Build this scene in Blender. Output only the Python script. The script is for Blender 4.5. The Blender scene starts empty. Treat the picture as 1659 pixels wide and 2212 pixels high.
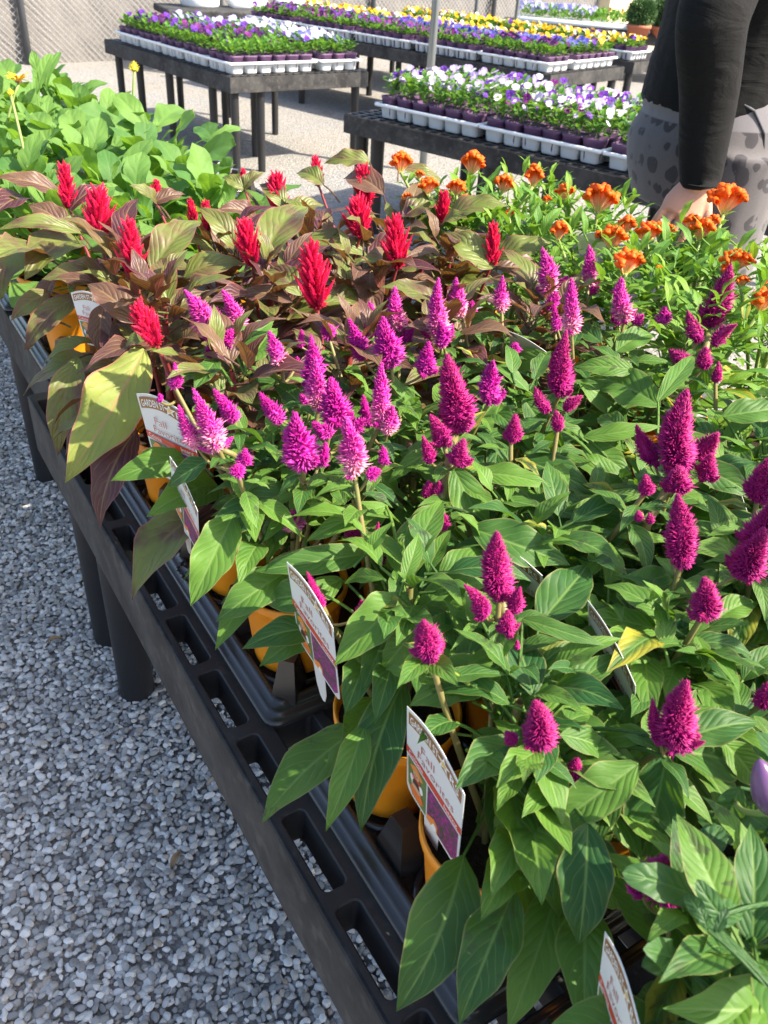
import bpy, math, random
import numpy as np
from mathutils import Vector, Matrix, noise as mnoise
random.seed(7); RNG=np.random.default_rng(7)
S=bpy.context.scene; COL=S.collection
# ---------------------------------------------------------------- camera, world, sun, exposure
CH=1.24; CF=1829.2; CC=(829.5,1106.0)     # eye height, focal length and centre for a 1659 x 2212 picture
RC=np.array([[0.99740531,-0.07199065,0.],[0.04069489,0.5638134,-0.82489901],[0.05938502,0.82275865,0.56528012]])
cam=bpy.data.cameras.new('camera'); co=bpy.data.objects.new('camera',cam); COL.objects.link(co)
co.matrix_world=Matrix.Translation((0,0,CH))@Matrix([list(RC[i]) for i in range(3)]).to_4x4()
cam.sensor_fit='VERTICAL'; cam.sensor_height=36; cam.lens=36*CF/2212; cam.clip_start=.02; cam.clip_end=400
cam.dof.use_dof=True; cam.dof.focus_distance=.95; cam.dof.aperture_fstop=15
S.camera=co
SUN_AZ,SUN_EL=math.radians(108),math.radians(44)
SD=Vector((math.sin(SUN_AZ)*math.cos(SUN_EL),math.cos(SUN_AZ)*math.cos(SUN_EL),math.sin(SUN_EL)))
W=bpy.data.worlds.new('World'); S.world=W; W.use_nodes=True
nt=W.node_tree; bg=nt.nodes['Background']; sky=nt.nodes.new('ShaderNodeTexSky'); sky.sky_type='NISHITA'
sky.sun_disc=False; sky.sun_elevation=SUN_EL; sky.sun_rotation=SUN_AZ; sky.dust_density=2.5; nt.links.new(sky.outputs[0],bg.inputs[0]); bg.inputs[1].default_value=.14
sl=bpy.data.lights.new('sun','SUN'); sl.energy=5.0; sl.angle=math.radians(.5); sl.color=(1,.91,.76)
so=bpy.data.objects.new('sun',sl); COL.objects.link(so); so.rotation_euler=SD.to_track_quat('Z','Y').to_euler()
S.view_settings.view_transform='Standard'; S.view_settings.look='None'; S.view_settings.exposure=1.42; S.view_settings.gamma=1
S.render.engine='CYCLES'
# ---------------------------------------------------------------- helpers
def ray(u,v): return RC@np.array([u-CC[0],-(v-CC[1]),-CF])
def PX(u,v,z):
    d=ray(u,v); return np.array([0,0,CH])+d*((z-CH)/d[2])
def PY(u,v,y):
    d=ray(u,v); return np.array([0,0,CH])+d*(y/d[1])
def depth(P): return -(RC.T@(np.array(P)-[0,0,CH]))[2]
OO=np.array([.02874,.33433,0]); AA=np.array([-.55867,.82939,0]); BB=np.array([.82939,.55867,0])
def ST(s,t,z): return OO+AA*s+BB*t+np.array([0,0,z])
def toST(P): d=np.array(P)-OO; return d@AA,d@BB
HB=.525
def nrm(v): v=np.array(v,float); return v/max(np.linalg.norm(v),1e-9)
def tag(o,label=None,cat=None,group=None,kind=None):
    if label: o['label']=label
    if cat: o['category']=cat
    if group: o['group']=group
    if kind: o['kind']=kind
    return o
def empty(name,loc=(0,0,0),rz=0,label=None,cat=None,group=None):
    o=bpy.data.objects.new(name,None); COL.objects.link(o); o.location=loc; o.rotation_euler=(0,0,rz); o.empty_display_size=.05
    return tag(o,label,cat,group)
class MB:
    def __init__(s): s.v=[]; s.q=[]; s.t=[]; s.uq=[]; s.ut=[]; s.n=0; s.mq=[]; s.mt=[]
    def add(s,V,Q=None,T=None,uv=None,mi=0):
        V=np.asarray(V,float).reshape(-1,3)
        if uv is None: uv=np.zeros((len(V),2))
        uv=np.asarray(uv,float)
        if Q is not None and len(Q):
            Q=np.asarray(Q,int).reshape(-1,4); s.q.append(Q+s.n); s.uq.append(uv[Q].reshape(-1,2)); s.mq.append(np.full(len(Q),mi))
        if T is not None and len(T):
            T=np.asarray(T,int).reshape(-1,3); s.t.append(T+s.n); s.ut.append(uv[T].reshape(-1,2)); s.mt.append(np.full(len(T),mi))
        s.v.append(V); s.n+=len(V)
    def mesh(s,name,smooth=True,origin=(0,0,0)):
        me=bpy.data.meshes.new(name); V=np.concatenate(s.v)-np.array(origin)
        Q=np.concatenate(s.q) if s.q else np.zeros((0,4),int); T=np.concatenate(s.t) if s.t else np.zeros((0,3),int)
        me.vertices.add(len(V)); me.vertices.foreach_set('co',V.astype(np.float32).ravel())
        L=np.concatenate([Q.ravel(),T.ravel()]); me.loops.add(len(L)); me.loops.foreach_set('vertex_index',L.astype(np.int32))
        nf=len(Q)+len(T); me.polygons.add(nf)
        st=np.concatenate([np.arange(len(Q))*4,len(Q)*4+np.arange(len(T))*3]); me.polygons.foreach_set('loop_start',st.astype(np.int32))
        me.polygons.foreach_set('loop_total',np.concatenate([np.full(len(Q),4),np.full(len(T),3)]).astype(np.int32))
        mi=np.concatenate(s.mq+s.mt) if (s.mq or s.mt) else np.zeros(0); 
        mi=np.concatenate([np.concatenate(s.mq) if s.mq else np.zeros(0),np.concatenate(s.mt) if s.mt else np.zeros(0)])
        me.polygons.foreach_set('material_index',mi.astype(np.int32))
        me.polygons.foreach_set('use_smooth',np.full(nf,smooth))
        U=me.uv_layers.new(name='UVMap'); uu=np.concatenate((s.uq if s.uq else [])+(s.ut if s.ut else []))
        U.data.foreach_set('uv',uu.astype(np.float32).ravel()); me.update(); me.validate(); return me
    def obj(s,name,mat,parent=None,smooth=True,origin=None):
        og=origin if origin is not None else (0,0,0)
        me=s.mesh(name,smooth,og)
        for m in (mat if isinstance(mat,(list,tuple)) else [mat]): me.materials.append(m)
        return link(name,me,parent)
def link(name,me,parent=None,loc=None):
    o=bpy.data.objects.new(name,me); COL.objects.link(o)
    if parent is not None: o.parent=parent
    if loc is not None: o.location=loc
    return o
def box(mb,c,sz,rz=0,bev=0,taper=1,mi=0):
    c=np.array(c,float); x,y,z=np.array(sz)/2
    b=min(bev,x*.49,y*.49,z*.49)
    if b<=0:
        V=np.array([[sx*x*(taper if sz_<0 else 1),sy*y*(taper if sz_<0 else 1),sz_*z] for sz_ in(-1,1) for sy in(-1,1) for sx in(-1,1)])
        Q=[(0,2,3,1),(4,5,7,6),(0,1,5,4),(2,6,7,3),(0,4,6,2),(1,3,7,5)]
    else:
        def ring(hx,hy,zz): return [(hx-b,hy,zz),(-hx+b,hy,zz),(-hx,hy-b,zz),(-hx,-hy+b,zz),(-hx+b,-hy,zz),(hx-b,-hy,zz),(hx,-hy+b,zz),(hx,hy-b,zz)]
        V=np.array(ring(x-b,y-b,-z)+ring(x*1,y*1,-z+b)+ring(x,y,z-b)+ring(x-b,y-b,z)); V[:16,:2]*=taper
        Q=[]
        for k in range(3):
            for i in range(8):
                j=(i+1)%8; Q.append((k*8+i,k*8+j,k*8+8+j,k*8+8+i))
        for o,f in((0,1),(24,0)):
            a=[o+i for i in range(8)]; qs=[(a[0],a[1],a[2],a[3]),(a[0],a[3],a[4],a[7]),(a[4],a[5],a[6],a[7])]
            Q+= [tuple(reversed(q)) for q in qs] if f else qs
    cs,sn=math.cos(rz),math.sin(rz); R=np.array([[cs,-sn,0],[sn,cs,0],[0,0,1]])
    mb.add(V@R.T+c,Q,mi=mi)
def tube(mb,pts,rad,n=7,mi=0,cap=True):
    P=np.array(pts,float); m=len(P); rad=np.full(m,rad) if np.isscalar(rad) else np.array(rad)
    V=[];uv=[]
    T0=nrm(P[1]-P[0]); ref=np.array([1,0,0]) if abs(T0[0])<.8 else np.array([0,1,0]); X=nrm(np.cross(T0,ref))
    for i in range(m):
        T=nrm(P[min(i+1,m-1)]-P[max(i-1,0)]); X=nrm(X-T*(X@T)); Y=np.cross(T,X)
        for k in range(n):
            a=2*math.pi*k/n; V.append(P[i]+(X*math.cos(a)+Y*math.sin(a))*rad[i]); uv.append((k/n,i/(m-1)))
    Q=[(i*n+k,i*n+(k+1)%n,(i+1)*n+(k+1)%n,(i+1)*n+k) for i in range(m-1) for k in range(n)]
    T=[]
    if cap:
        V.append(P[0]);V.append(P[-1]);uv+=[(0,0),(0,1)]; a=m*n
        T=[(a,(k+1)%n,k) for k in range(n)]+[(a+1,(m-1)*n+k,(m-1)*n+(k+1)%n) for k in range(n)]
    mb.add(V,Q,T,uv,mi)
def lathe(mb,c,prof,n=28,mi=0,ax=None,sq=0):
    # prof: (r,z) list; sq rounds the outline towards a square
    V=[];uv=[]
    for i,(r,z) in enumerate(prof):
        for k in range(n):
            a=2*math.pi*k/n; f=1
            if sq: ca,sa=abs(math.cos(a)),abs(math.sin(a)); f=1/((ca**sq+sa**sq)**(1/sq))
            V.append((c[0]+r*f*math.cos(a),c[1]+r*f*math.sin(a),c[2]+z)); uv.append((k/n,i/max(1,len(prof)-1)))
    m=len(prof); Q=[(i*n+k,i*n+(k+1)%n,(i+1)*n+(k+1)%n,(i+1)*n+k) for i in range(m-1) for k in range(n)]
    mb.add(V,Q,None,uv,mi)
def bez(a,b,c,n=8):
    a,b,c=map(np.array,(a,b,c)); return [a*(1-t)**2+b*2*t*(1-t)+c*t*t for t in np.linspace(0,1,n)]
# ---------------------------------------------------------------- materials
class NT:
    def __init__(s,name):
        s.m=bpy.data.materials.new(name); s.m.use_nodes=True; s.t=s.m.node_tree; s.p=s.t.nodes['Principled BSDF']; s.out=s.t.nodes['Material Output']
    def n(s,ty,**k):
        x=s.t.nodes.new(ty)
        for a,b in k.items(): setattr(x,a,b)
        return x
    def l(s,a,b): s.t.links.new(a,b)
    def _in(s,sock,v):
        if isinstance(v,bpy.types.NodeSocket): s.l(v,sock)
        else:
            sock.default_value=(tuple(v)+(1,))[:4] if isinstance(v,(tuple,list)) and sock.type=='RGBA' else v
    def math(s,op,a,b=0.,c=0.,clamp=False):
        x=s.n('ShaderNodeMath',operation=op,use_clamp=clamp); s._in(x.inputs[0],a); s._in(x.inputs[1],b); s._in(x.inputs[2],c); return x.outputs[0]
    def mix(s,f,a,b):
        x=s.n('ShaderNodeMix',data_type='RGBA'); s._in(x.inputs[0],f); s._in(x.inputs[6],a); s._in(x.inputs[7],b); return x.outputs[2]
    def smooth(s,v,a,b):
        x=s.n('ShaderNodeMapRange',interpolation_type='SMOOTHSTEP'); s._in(x.inputs[0],v); x.inputs[1].default_value=a; x.inputs[2].default_value=b; return x.outputs[0]
    def noise(s,scale,detail=3,vec=None,rough=.55,dist=0):
        x=s.n('ShaderNodeTexNoise'); x.inputs['Scale'].default_value=scale; x.inputs['Detail'].default_value=detail; x.inputs['Roughness'].default_value=rough; x.inputs['Distortion'].default_value=dist
        s.l(vec if vec is not None else s.obj(),x.inputs['Vector']); return x.outputs['Fac']
    def obj(s): 
        if not hasattr(s,'_tc'): s._tc=s.n('ShaderNodeTexCoord')
        return s._tc.outputs['Object']
    def uv(s):
        x=s.n('ShaderNodeUVMap'); y=s.n('ShaderNodeSeparateXYZ'); s.l(x.outputs[0],y.inputs[0]); return y.outputs[0],y.outputs[1]
    def rnd(s): 
        if not hasattr(s,'_g'): s._g=s.n('ShaderNodeNewGeometry')
        return s._g.outputs['Random Per Island']
    def orand(s): return s.n('ShaderNodeObjectInfo').outputs['Random']
    def back(s): s.rnd(); return s._g.outputs['Backfacing']
    def bump(s,h,st=.5,d=.01,to=None):
        x=s.n('ShaderNodeBump'); x.inputs['Strength'].default_value=st; x.inputs['Distance'].default_value=d; s.l(h,x.inputs['Height']); s.l(x.outputs[0],s.p.inputs['Normal']); return x.outputs[0]
    def set(s,color=None,rough=None,spec=None,metal=None,sub=None,coat=None,sheen=None):
        for k,v in (('Base Color',color),('Roughness',rough),('Specular IOR Level',spec),('Metallic',metal),('Coat Weight',coat),('Sheen Weight',sheen)):
            if v is not None: s._in(s.p.inputs[k],v)
        return s.m
    def translucent(s,color,f,nor=None):
        t=s.n('ShaderNodeBsdfTranslucent'); s._in(t.inputs[0],color); m=s.n('ShaderNodeMixShader'); s._in(m.inputs[0],f)
        s.l(s.p.outputs[0],m.inputs[1]); s.l(t.outputs[0],m.inputs[2]); s.l(m.outputs[0],s.out.inputs[0])
        if nor is not None: s.l(nor,t.inputs['Normal'])
def leafmat(name,light,dark,vein,back=None,N=8.,k=2.7,trans=.3,tcol=None,stain=None,rough=.42,bump=.24,edge=None,veinamt=.62):
    m=NT(name); u,v=m.uv(); a=m.math('ABSOLUTE',m.math('SUBTRACT',m.math('MULTIPLY',u,2.),1.))
    wob=m.math('MULTIPLY',m.math('SUBTRACT',m.noise(28,2),.5),1.7)
    q=m.math('ADD',m.math('SUBTRACT',m.math('MULTIPLY',v,m.math('MULTIPLY_ADD',m.rnd(),N*.4,N*.8)),m.math('MULTIPLY',m.math('POWER',a,1.25),k)),wob)
    s=m.math('ABSOLUTE',m.math('SINE',m.math('MULTIPLY',q,math.pi)))
    vm=m.math('SUBTRACT',1.,m.smooth(s,0.,.30)); mid=m.math('SUBTRACT',1.,m.smooth(a,.015,.09))
    fade=m.math('SUBTRACT',1.,m.smooth(a,.75,1.))
    vmask=m.math('MAXIMUM',m.math('MULTIPLY',m.math('MULTIPLY',vm,fade),.6),mid)
    c=m.mix(m.smooth(m.math('ADD',m.math('MULTIPLY',m.rnd(),.55),m.math('MULTIPLY',m.noise(16,4),.75)),.25 if name!='bronze_leaf' else .36,1.0),dark,light)
    big=m.noise(5,1)
    c=m.mix(m.math('MULTIPLY',vmask,veinamt),c,vein)
    r2=m.math('FRACT',m.math('MULTIPLY',m.rnd(),7.31)); old=m.smooth(r2,.94,.99)
    if name=='bronze_leaf': c=m.mix(m.math('MULTIPLY',m.math('SUBTRACT',1.,m.smooth(r2,.32,.42)),m.smooth(m.noise(20,3),.3,.6)),c,(.12,.155,.03))
    if name in('celosia_leaf','crest_leaf'): c=m.mix(m.math('MULTIPLY',old,m.smooth(m.math('ADD',a,m.noise(18,3)),.6,1.3)),c,(.30,.27,.03))
    if stain:
        g=m.smooth(r2,.38,.46); st=m.smooth(m.noise(62,5,dist=1.2,rough=.65),.53,.58); st=m.math('MULTIPLY',m.math('MULTIPLY',st,g),m.smooth(m.noise(12,1),.5,.6))
        c=m.mix(m.math('MULTIPLY',st,.6),c,stain)
    if edge: c=m.mix(m.math('MULTIPLY',m.smooth(a,.9,1.),.8),c,edge)
    if back: c=m.mix(m.back(),c,back)
    m.set(c,rough+.1,.26 if name!='bronze_leaf' else .42); h=m.math('ADD',m.math('MULTIPLY',m.math('MULTIPLY',m.math('POWER',s,.7),m.smooth(a,0.,.25)),m.math('SUBTRACT',1.,m.math('MULTIPLY',a,.75))),m.math('MULTIPLY',m.noise(60,3),.45))
    nb=m.bump(h,bump,.004); 
    m.translucent(m.mix(m.math('MULTIPLY',vmask,.25),tcol or light,dark),trans,nb)
    return m.m
M={}
M['leaf']=leafmat('celosia_leaf',(.095,.195,.026),(.015,.066,.018),(.18,.28,.07),back=(.14,.27,.06),stain=(.03,.018,.02),tcol=(.2,.40,.02),trans=.23,edge=(.2,.2,.07))
M['redleaf']=leafmat('bronze_leaf',(.135,.08,.042),(.060,.014,.026),(.21,.14,.07),back=(.17,.05,.035),tcol=(.32,.16,.03),trans=.2,N=7,edge=(.28,.09,.08),rough=.36,veinamt=.85,bump=.35)
M['oleaf']=leafmat('crest_leaf',(.17,.30,.035),(.05,.15,.025),(.22,.36,.09),tcol=(.25,.47,.03),trans=.3,N=8)
M['rud']=leafmat('coneflower_leaf',(.14,.255,.055),(.05,.135,.035),(.19,.32,.08),tcol=(.27,.5,.03),trans=.33,N=5,k=1.6,bump=.25,veinamt=.25,rough=.5)
M['pep']=leafmat('pepper_leaf',(.05,.12,.035),(.02,.06,.022),(.12,.22,.06),tcol=(.15,.3,.03),trans=.25,N=5,k=1.3,bump=.35,rough=.38)
M['panleaf']=leafmat('pansy_leaf',(.12,.27,.035),(.05,.14,.03),(.15,.28,.06),tcol=(.25,.48,.03),trans=.33,N=4,bump=.3)
def spikemat(name,low,mid,top,tip,split=(.25,.6)):
    m=NT(name); r,h=m.uv(); hh=m.math('ADD',h,m.math('MULTIPLY',m.math('SUBTRACT',m.rnd(),.5),.25))
    c=m.mix(m.smooth(hh,split[0]-.22,split[0]+.16),low,mid); c=m.mix(m.smooth(hh,split[1]-.2,split[1]+.25),c,top)
    c=m.mix(m.math('MULTIPLY',m.smooth(r,.6,1.),.45),c,tip)
    m.set(c,.5,.35); m.translucent(c,.16); return m.m
M['spikeD']=spikemat('magenta_plume',(.40,.006,.19),(.36,.003,.145),(.34,.003,.125),(.68,.05,.30))
M['spikeV']=spikemat('violet_magenta_plume',(.54,.04,.34),(.44,.004,.26),(.44,.003,.22),(.76,.08,.46))
M['spikeP']=spikemat('pale_based_plume',(.84,.36,.45),(.60,.04,.34),(.52,.006,.27),(.88,.26,.52),(.26,.52))
M['spikeR']=spikemat('scarlet_plume',(.40,.002,.03),(.64,.003,.065),(.74,.010,.07),(.94,.10,.13))
def crestmat():
    m=NT('orange_crest'); u,v=m.uv(); n=m.noise(70,3); vv=m.math('ADD',v,m.math('MULTIPLY',m.math('SUBTRACT',n,.5),.3))
    c=m.mix(m.smooth(vv,.1,.5),(.5,.42,.12),(.9,.42,.2)); c=m.mix(m.smooth(vv,.5,.78),c,(.93,.135,.005)); c=m.mix(m.math('MULTIPLY',m.smooth(m.noise(160,2),.55,.75),.35),c,(.7,.06,.005))
    m.set(c,.55,.3); m.bump(m.noise(220,2),.6,.002); m.translucent(c,.2); return m.m
M['crest']=crestmat()
def simple(name,col,rough=.5,spec=.4,var=.15,scale=30,bump=0,bd=.002,metal=0,col2=None,coat=None):
    m=NT(name); n=m.noise(scale,4); c=m.mix(n,tuple(x*(1-var) for x in col),col2 or tuple(min(1,x*(1+var)) for x in col))
    m.set(c,rough,spec,metal,coat=coat)
    if bump: m.bump(m.noise(scale*4,4),bump,bd)
    return m.m
M['stemg']=simple('green_stem',(.2,.27,.07),.5); M['stemr']=simple('ribbed_stem',(.15,.19,.05),.5,col2=(.24,.16,.07)); M['stemred']=simple('red_stem',(.2,.03,.03),.5)
M['soil']=simple('potting_soil',(.045,.03,.022),.95,.1,.5,120,1.,.006)
def blackplastic():
    m=NT('black_bench_plastic'); n=m.noise(9,5); fine=m.noise(60,4)
    c=m.mix(m.math('MULTIPLY',m.smooth(n,.42,.72),.55),(.018,.017,.018),(.055,.05,.047))
    c=m.mix(m.math('MULTIPLY',m.smooth(fine,.55,.8),.25),c,(.10,.09,.08))
    g=m.n('ShaderNodeNewGeometry'); m.set(c,m.math('ADD',.42,m.math('MULTIPLY',n,.3)),.4); m.bump(fine,.2,.001); return m.m
M['bench']=blackplastic()
def sidedust():
    m=NT('dusty_bench_skirt'); n=m.noise(7,6,rough=.7); w=m.noise(40,3)
    c=m.mix(m.smooth(n,.3,.75),(.014,.0135,.015),(.062,.06,.058)); c=m.mix(m.math('MULTIPLY',m.smooth(w,.5,.75),.35),c,(.13,.12,.11)); m.set(c,.75,.3); m.bump(w,.25,.001); return m.m
M['skirt']=sidedust()
M['leg']=simple('black_leg_plastic',(.018,.018,.02),.45,.4,.3,20,.1)
M['tray']=simple('thin_black_tray_plastic',(.02,.02,.023),.22,.6,.4,14,.12,.001,col2=(.045,.038,.034))
def potmat():
    m=NT('orange_pot_plastic'); n=m.noise(12,3); c=m.mix(n,(.84,.27,.010),(.95,.37,.02)); m.set(c,.38,.5); m.translucent((.9,.35,.05),.12); return m.m
M['pot']=potmat()
M['white']=simple('white_tray_plastic',(.72,.74,.76),.4,.4,.06,20)
M['purplepot']=simple('purple_cell_plastic',(.10,.05,.11),.5,.3,.25,25)
M['card']=simple('white_card',(.70,.70,.68),.35,.5,.03,20)
for nme,col in (('p_brown',(.28,.125,.035)),('p_red',(.60,.055,.02)),('p_text',(.45,.07,.05)),('p_green',(.12,.2,.05)),('p_orange',(.78,.25,.04)),('p_skin',(.62,.38,.22)),('p_white',(.82,.82,.8)),('p_yellow',(.75,.5,.12)),('p_dark',(.06,.04,.03)),('p_ink',(.2,.2,.2))):
    M[nme]=simple(nme.replace('p_','printed_'),col,.4,.5,.08,300)
def magprint():
    m=NT('printed_plume_photo'); n=m.noise(160,4,dist=2); c=m.mix(m.smooth(n,.42,.58),(.05,.06,.03),(.3,.015,.2)); c=m.mix(m.smooth(n,.6,.72),c,(.5,.08,.36)); m.set(c,.4,.5); return m.m
M['p_mag']=magprint()
M['p_pumpkin']=simple('printed_pumpkin',(.75,.17,.03),.4,.5,.3,200)
# ---------------------------------------------------------------- ground
def groundmat():
    m=NT('pale_gravel_ground'); tc=m.n('ShaderNodeNewGeometry'); P=tc.outputs['Position']
    n1=m.noise(1.1,4,P); n2=m.noise(38,5,P,.7); n3=m.noise(160,3,P,.7)
    vo=m.n('ShaderNodeTexVoronoi'); vo.inputs['Scale'].default_value=75; m.l(P,vo.inputs['Vector'])
    c=m.mix(m.smooth(n1,.35,.65),(.265,.26,.25),(.29,.265,.23)); c=m.mix(m.smooth(n2,.35,.65),m.mix(.7,c,(.10,.095,.09)),c)
    hs=m.n('ShaderNodeSeparateXYZ'); m.l(vo.outputs['Color'],hs.inputs[0]); c=m.mix(m.math('MULTIPLY',hs.outputs[0],.4),c,(.45,.43,.4))
    c=m.mix(m.math('MULTIPLY',m.smooth(m.noise(3.3,5,P,.7),.58,.72),.55),c,(.2,.14,.09))
    m.set(c,.9,.2); h=m.math('SUBTRACT',n2,m.math('MULTIPLY',vo.outputs['Distance'],.8)); m.bump(h,.8,.012); return m.m
mb=MB(); R=260
mb.add([(-R,-20,0),(R,-20,0),(R,R,0),(-R,R,0)],[(0,1,2,3)]); o=mb.obj('ground',groundmat(),smooth=False); tag(o,kind='structure')
def stonemat():
    m=NT('grey_stone_chips'); u,v=m.uv(); n=m.noise(170,4)
    c=m.mix(m.smooth(u,0.,1.),(.22,.21,.195),(.80,.765,.71)); c=m.mix(m.math('MULTIPLY',m.smooth(v,.93,1.),.8),c,(.40,.31,.22)); c=m.mix(m.math('MULTIPLY',n,.35),c,(.30,.30,.30))
    m.set(c,.72,.35); m.bump(n,.35,.0015); return m.m
def gravel():
    # two or three layers of angular chips in the aisle and beneath the bench
    import bmesh
    var=[]
    for k in range(14):
        bm=bmesh.new(); bmesh.ops.create_icosphere(bm,subdivisions=2 ,radius=1)
        V=np.array([v.co[:] for v in bm.verts]); F=np.array([[v.index for v in f.verts] for f in bm.faces]); bm.free()
        for j in range(11):
            d=RNG.normal(size=3); d/=np.linalg.norm(d); c=RNG.uniform(.55,.85); s=V@d; V=V-np.outer(np.maximum(s-c,0),d)
        V*=RNG.uniform(.75,1.15,3)*np.array([1.15,.85,.62]); var.append((V,F))
    pos=[]
    def fill(x0,x1,y0,y1,sp,r0,r1,ok):
        nx=int((x1-x0)/sp); ny=int((y1-y0)/sp); gx,gy=np.meshgrid(np.arange(nx),np.arange(ny))
        X=x0+(gx.ravel()+RNG.uniform(-.5,.5,gx.size))*sp; Y=y0+(gy.ravel()+RNG.uniform(-.5,.5,gx.size))*sp
        s=(X-OO[0])*AA[0]+(Y-OO[1])*AA[1]; t=(X-OO[0])*BB[0]+(Y-OO[1])*BB[1]
        k=ok(s,t,X,Y); X,Y=X[k],Y[k]; r=RNG.uniform(r0,r1,len(X))**1
        pos.append(np.stack([X,Y,r],1))
    fill(-2.1,.55,.1,3.5,.0086,.0042,.0092,lambda s,t,X,Y:(t<.28)&(t>-.95)&(s<3.3)&(X>-.42-.60*Y)&(t>-.55-.12*s))
    P=np.concatenate(pos); print('stones',len(P))
    Vs=[];Fs=[];U=[];n=0
    idx=RNG.integers(0,len(var),len(P))
    for k,(V,F) in enumerate(var):
        q=P[idx==k]; m=len(q)
        if not m: continue
        ang=RNG.uniform(0,2*np.pi,m); tl=RNG.uniform(-.7,.7,m); ca,sa=np.cos(ang),np.sin(ang); ct,st=np.cos(tl),np.sin(tl)
        A=np.einsum('ij,k->kij',V,q[:,2])      # m,nv,3
        y=A[:,:,1]*ct[:,None]-A[:,:,2]*st[:,None]; z=A[:,:,1]*st[:,None]+A[:,:,2]*ct[:,None]; x=A[:,:,0]
        X=x*ca[:,None]-y*sa[:,None]+q[:,0:1]; Y=x*sa[:,None]+y*ca[:,None]+q[:,1:2]
        Z=z+(RNG.uniform(-.001,.007,m)+ q[:,2]*.25)[:,None]
        Vv=np.stack([X,Y,Z],2).reshape(-1,3); Ff=(F[None]+(np.arange(m)*len(V))[:,None,None]).reshape(-1,3)
        u=np.repeat(np.stack([RNG.beta(1.6,1.8,m),RNG.uniform(0,1,m)],1),len(V),0)
        Vs.append(Vv);Fs.append(Ff+n);U.append(u);n+=len(Vv)
    g=MB(); g.add(np.concatenate(Vs),None,np.concatenate(Fs),np.concatenate(U)); return g.obj('gravel',stonemat(),smooth=False)
g=gravel(); tag(g,'loose grey stone chips covering the aisle beside the flower bench','gravel',kind='stuff')
# dry leaves lying on the gravel
DL=simple('dry_tan_leaf',(.30,.2,.11),.8,.2,.3,60)
for (u,v,a,lab,zz) in ((118,1385,.4,'small curled tan dead leaf lying on gravel left of the bench leg',.012),(380,1860,1.3,'thin brown dry leaf scrap on shaded gravel near the bench skirt',.012),(955,1890,.9,'curled brown dead leaf in the tray against the nearest orange pot',.56)):
    c=PX(u,v,zz); mb=MB(); n=8
    L=[]; 
    for i in range(n+1):
        t=i/n; w=.006*math.sin(math.pi*min(1,t*1.02+.01))+.0004; x=(t-.5)*.032
        for s_ in(-1,0,1): L.append((c[0]+x*math.cos(a)-s_*w*math.sin(a),c[1]+x*math.sin(a)+s_*w*math.cos(a),c[2]+.004*abs(s_)+.006*math.sin(t*3)))
    mb.add(L,[(i*3+j,i*3+j+1,i*3+j+4,i*3+j+3) for i in range(n) for j in(0,1)]); o=mb.obj('dead_leaf',DL); tag(o,lab,'dead leaf')
# ---------------------------------------------------------------- benches
def hole_tile(mb,T,x0,x1,y0,y1,a0,a1,b0,b1,r,dep,tp=.0015,z=0):
    """flat rectangle with a rounded hole whose walls go down; T maps (x,y,z) to the world"""
    r=min(r,(a1-a0)/2*.98,(b1-b0)/2*.98); k=5; H=[];
    for cx,cy,st in((a1-r,b1-r,0),(a0+r,b1-r,90),(a0+r,b0+r,180),(a1-r,b0+r,270)):
        for i in range(k):
            an=math.radians(st+90*i/(k-1)); H.append((cx+r*math.cos(an),cy+r*math.sin(an),math.cos(an),math.sin(an)))
    m=len(H); V=[]; cor=[(x1,y1),(x0,y1),(x0,y0),(x1,y0)]
    for (x,y,_,_) in H: V.append((x,y,z-.0012))                         # hole rim
    for (x,y,cx,cy) in H: V.append((x+cx*.0016,y+cy*.0016,z))          # soft edge
    for (x,y,cx,cy) in H: V.append((x-cx*tp,y-cy*tp,z-dep))
    for (x,y) in cor: V.append((x,y,z))
    Q=[];Tt=[]
    for i in range(m):
        j=(i+1)%m; Q.append((m+i,i,j,m+j)); Q.append((i,2*m+i,2*m+j,j))
    for c in range(4):
        for i in range(k-1): Tt.append((3*m+c,m+c*k+i+1,m+c*k+i))
        j=(c+1)%4; Q.append((3*m+c,3*m+j,m+j*k,m+c*k+k-1))
    V=[T(*p) for p in V]; mb.add(V,[tuple(reversed(q)) for q in Q] ,[tuple(reversed(q)) for q in Tt])
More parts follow.
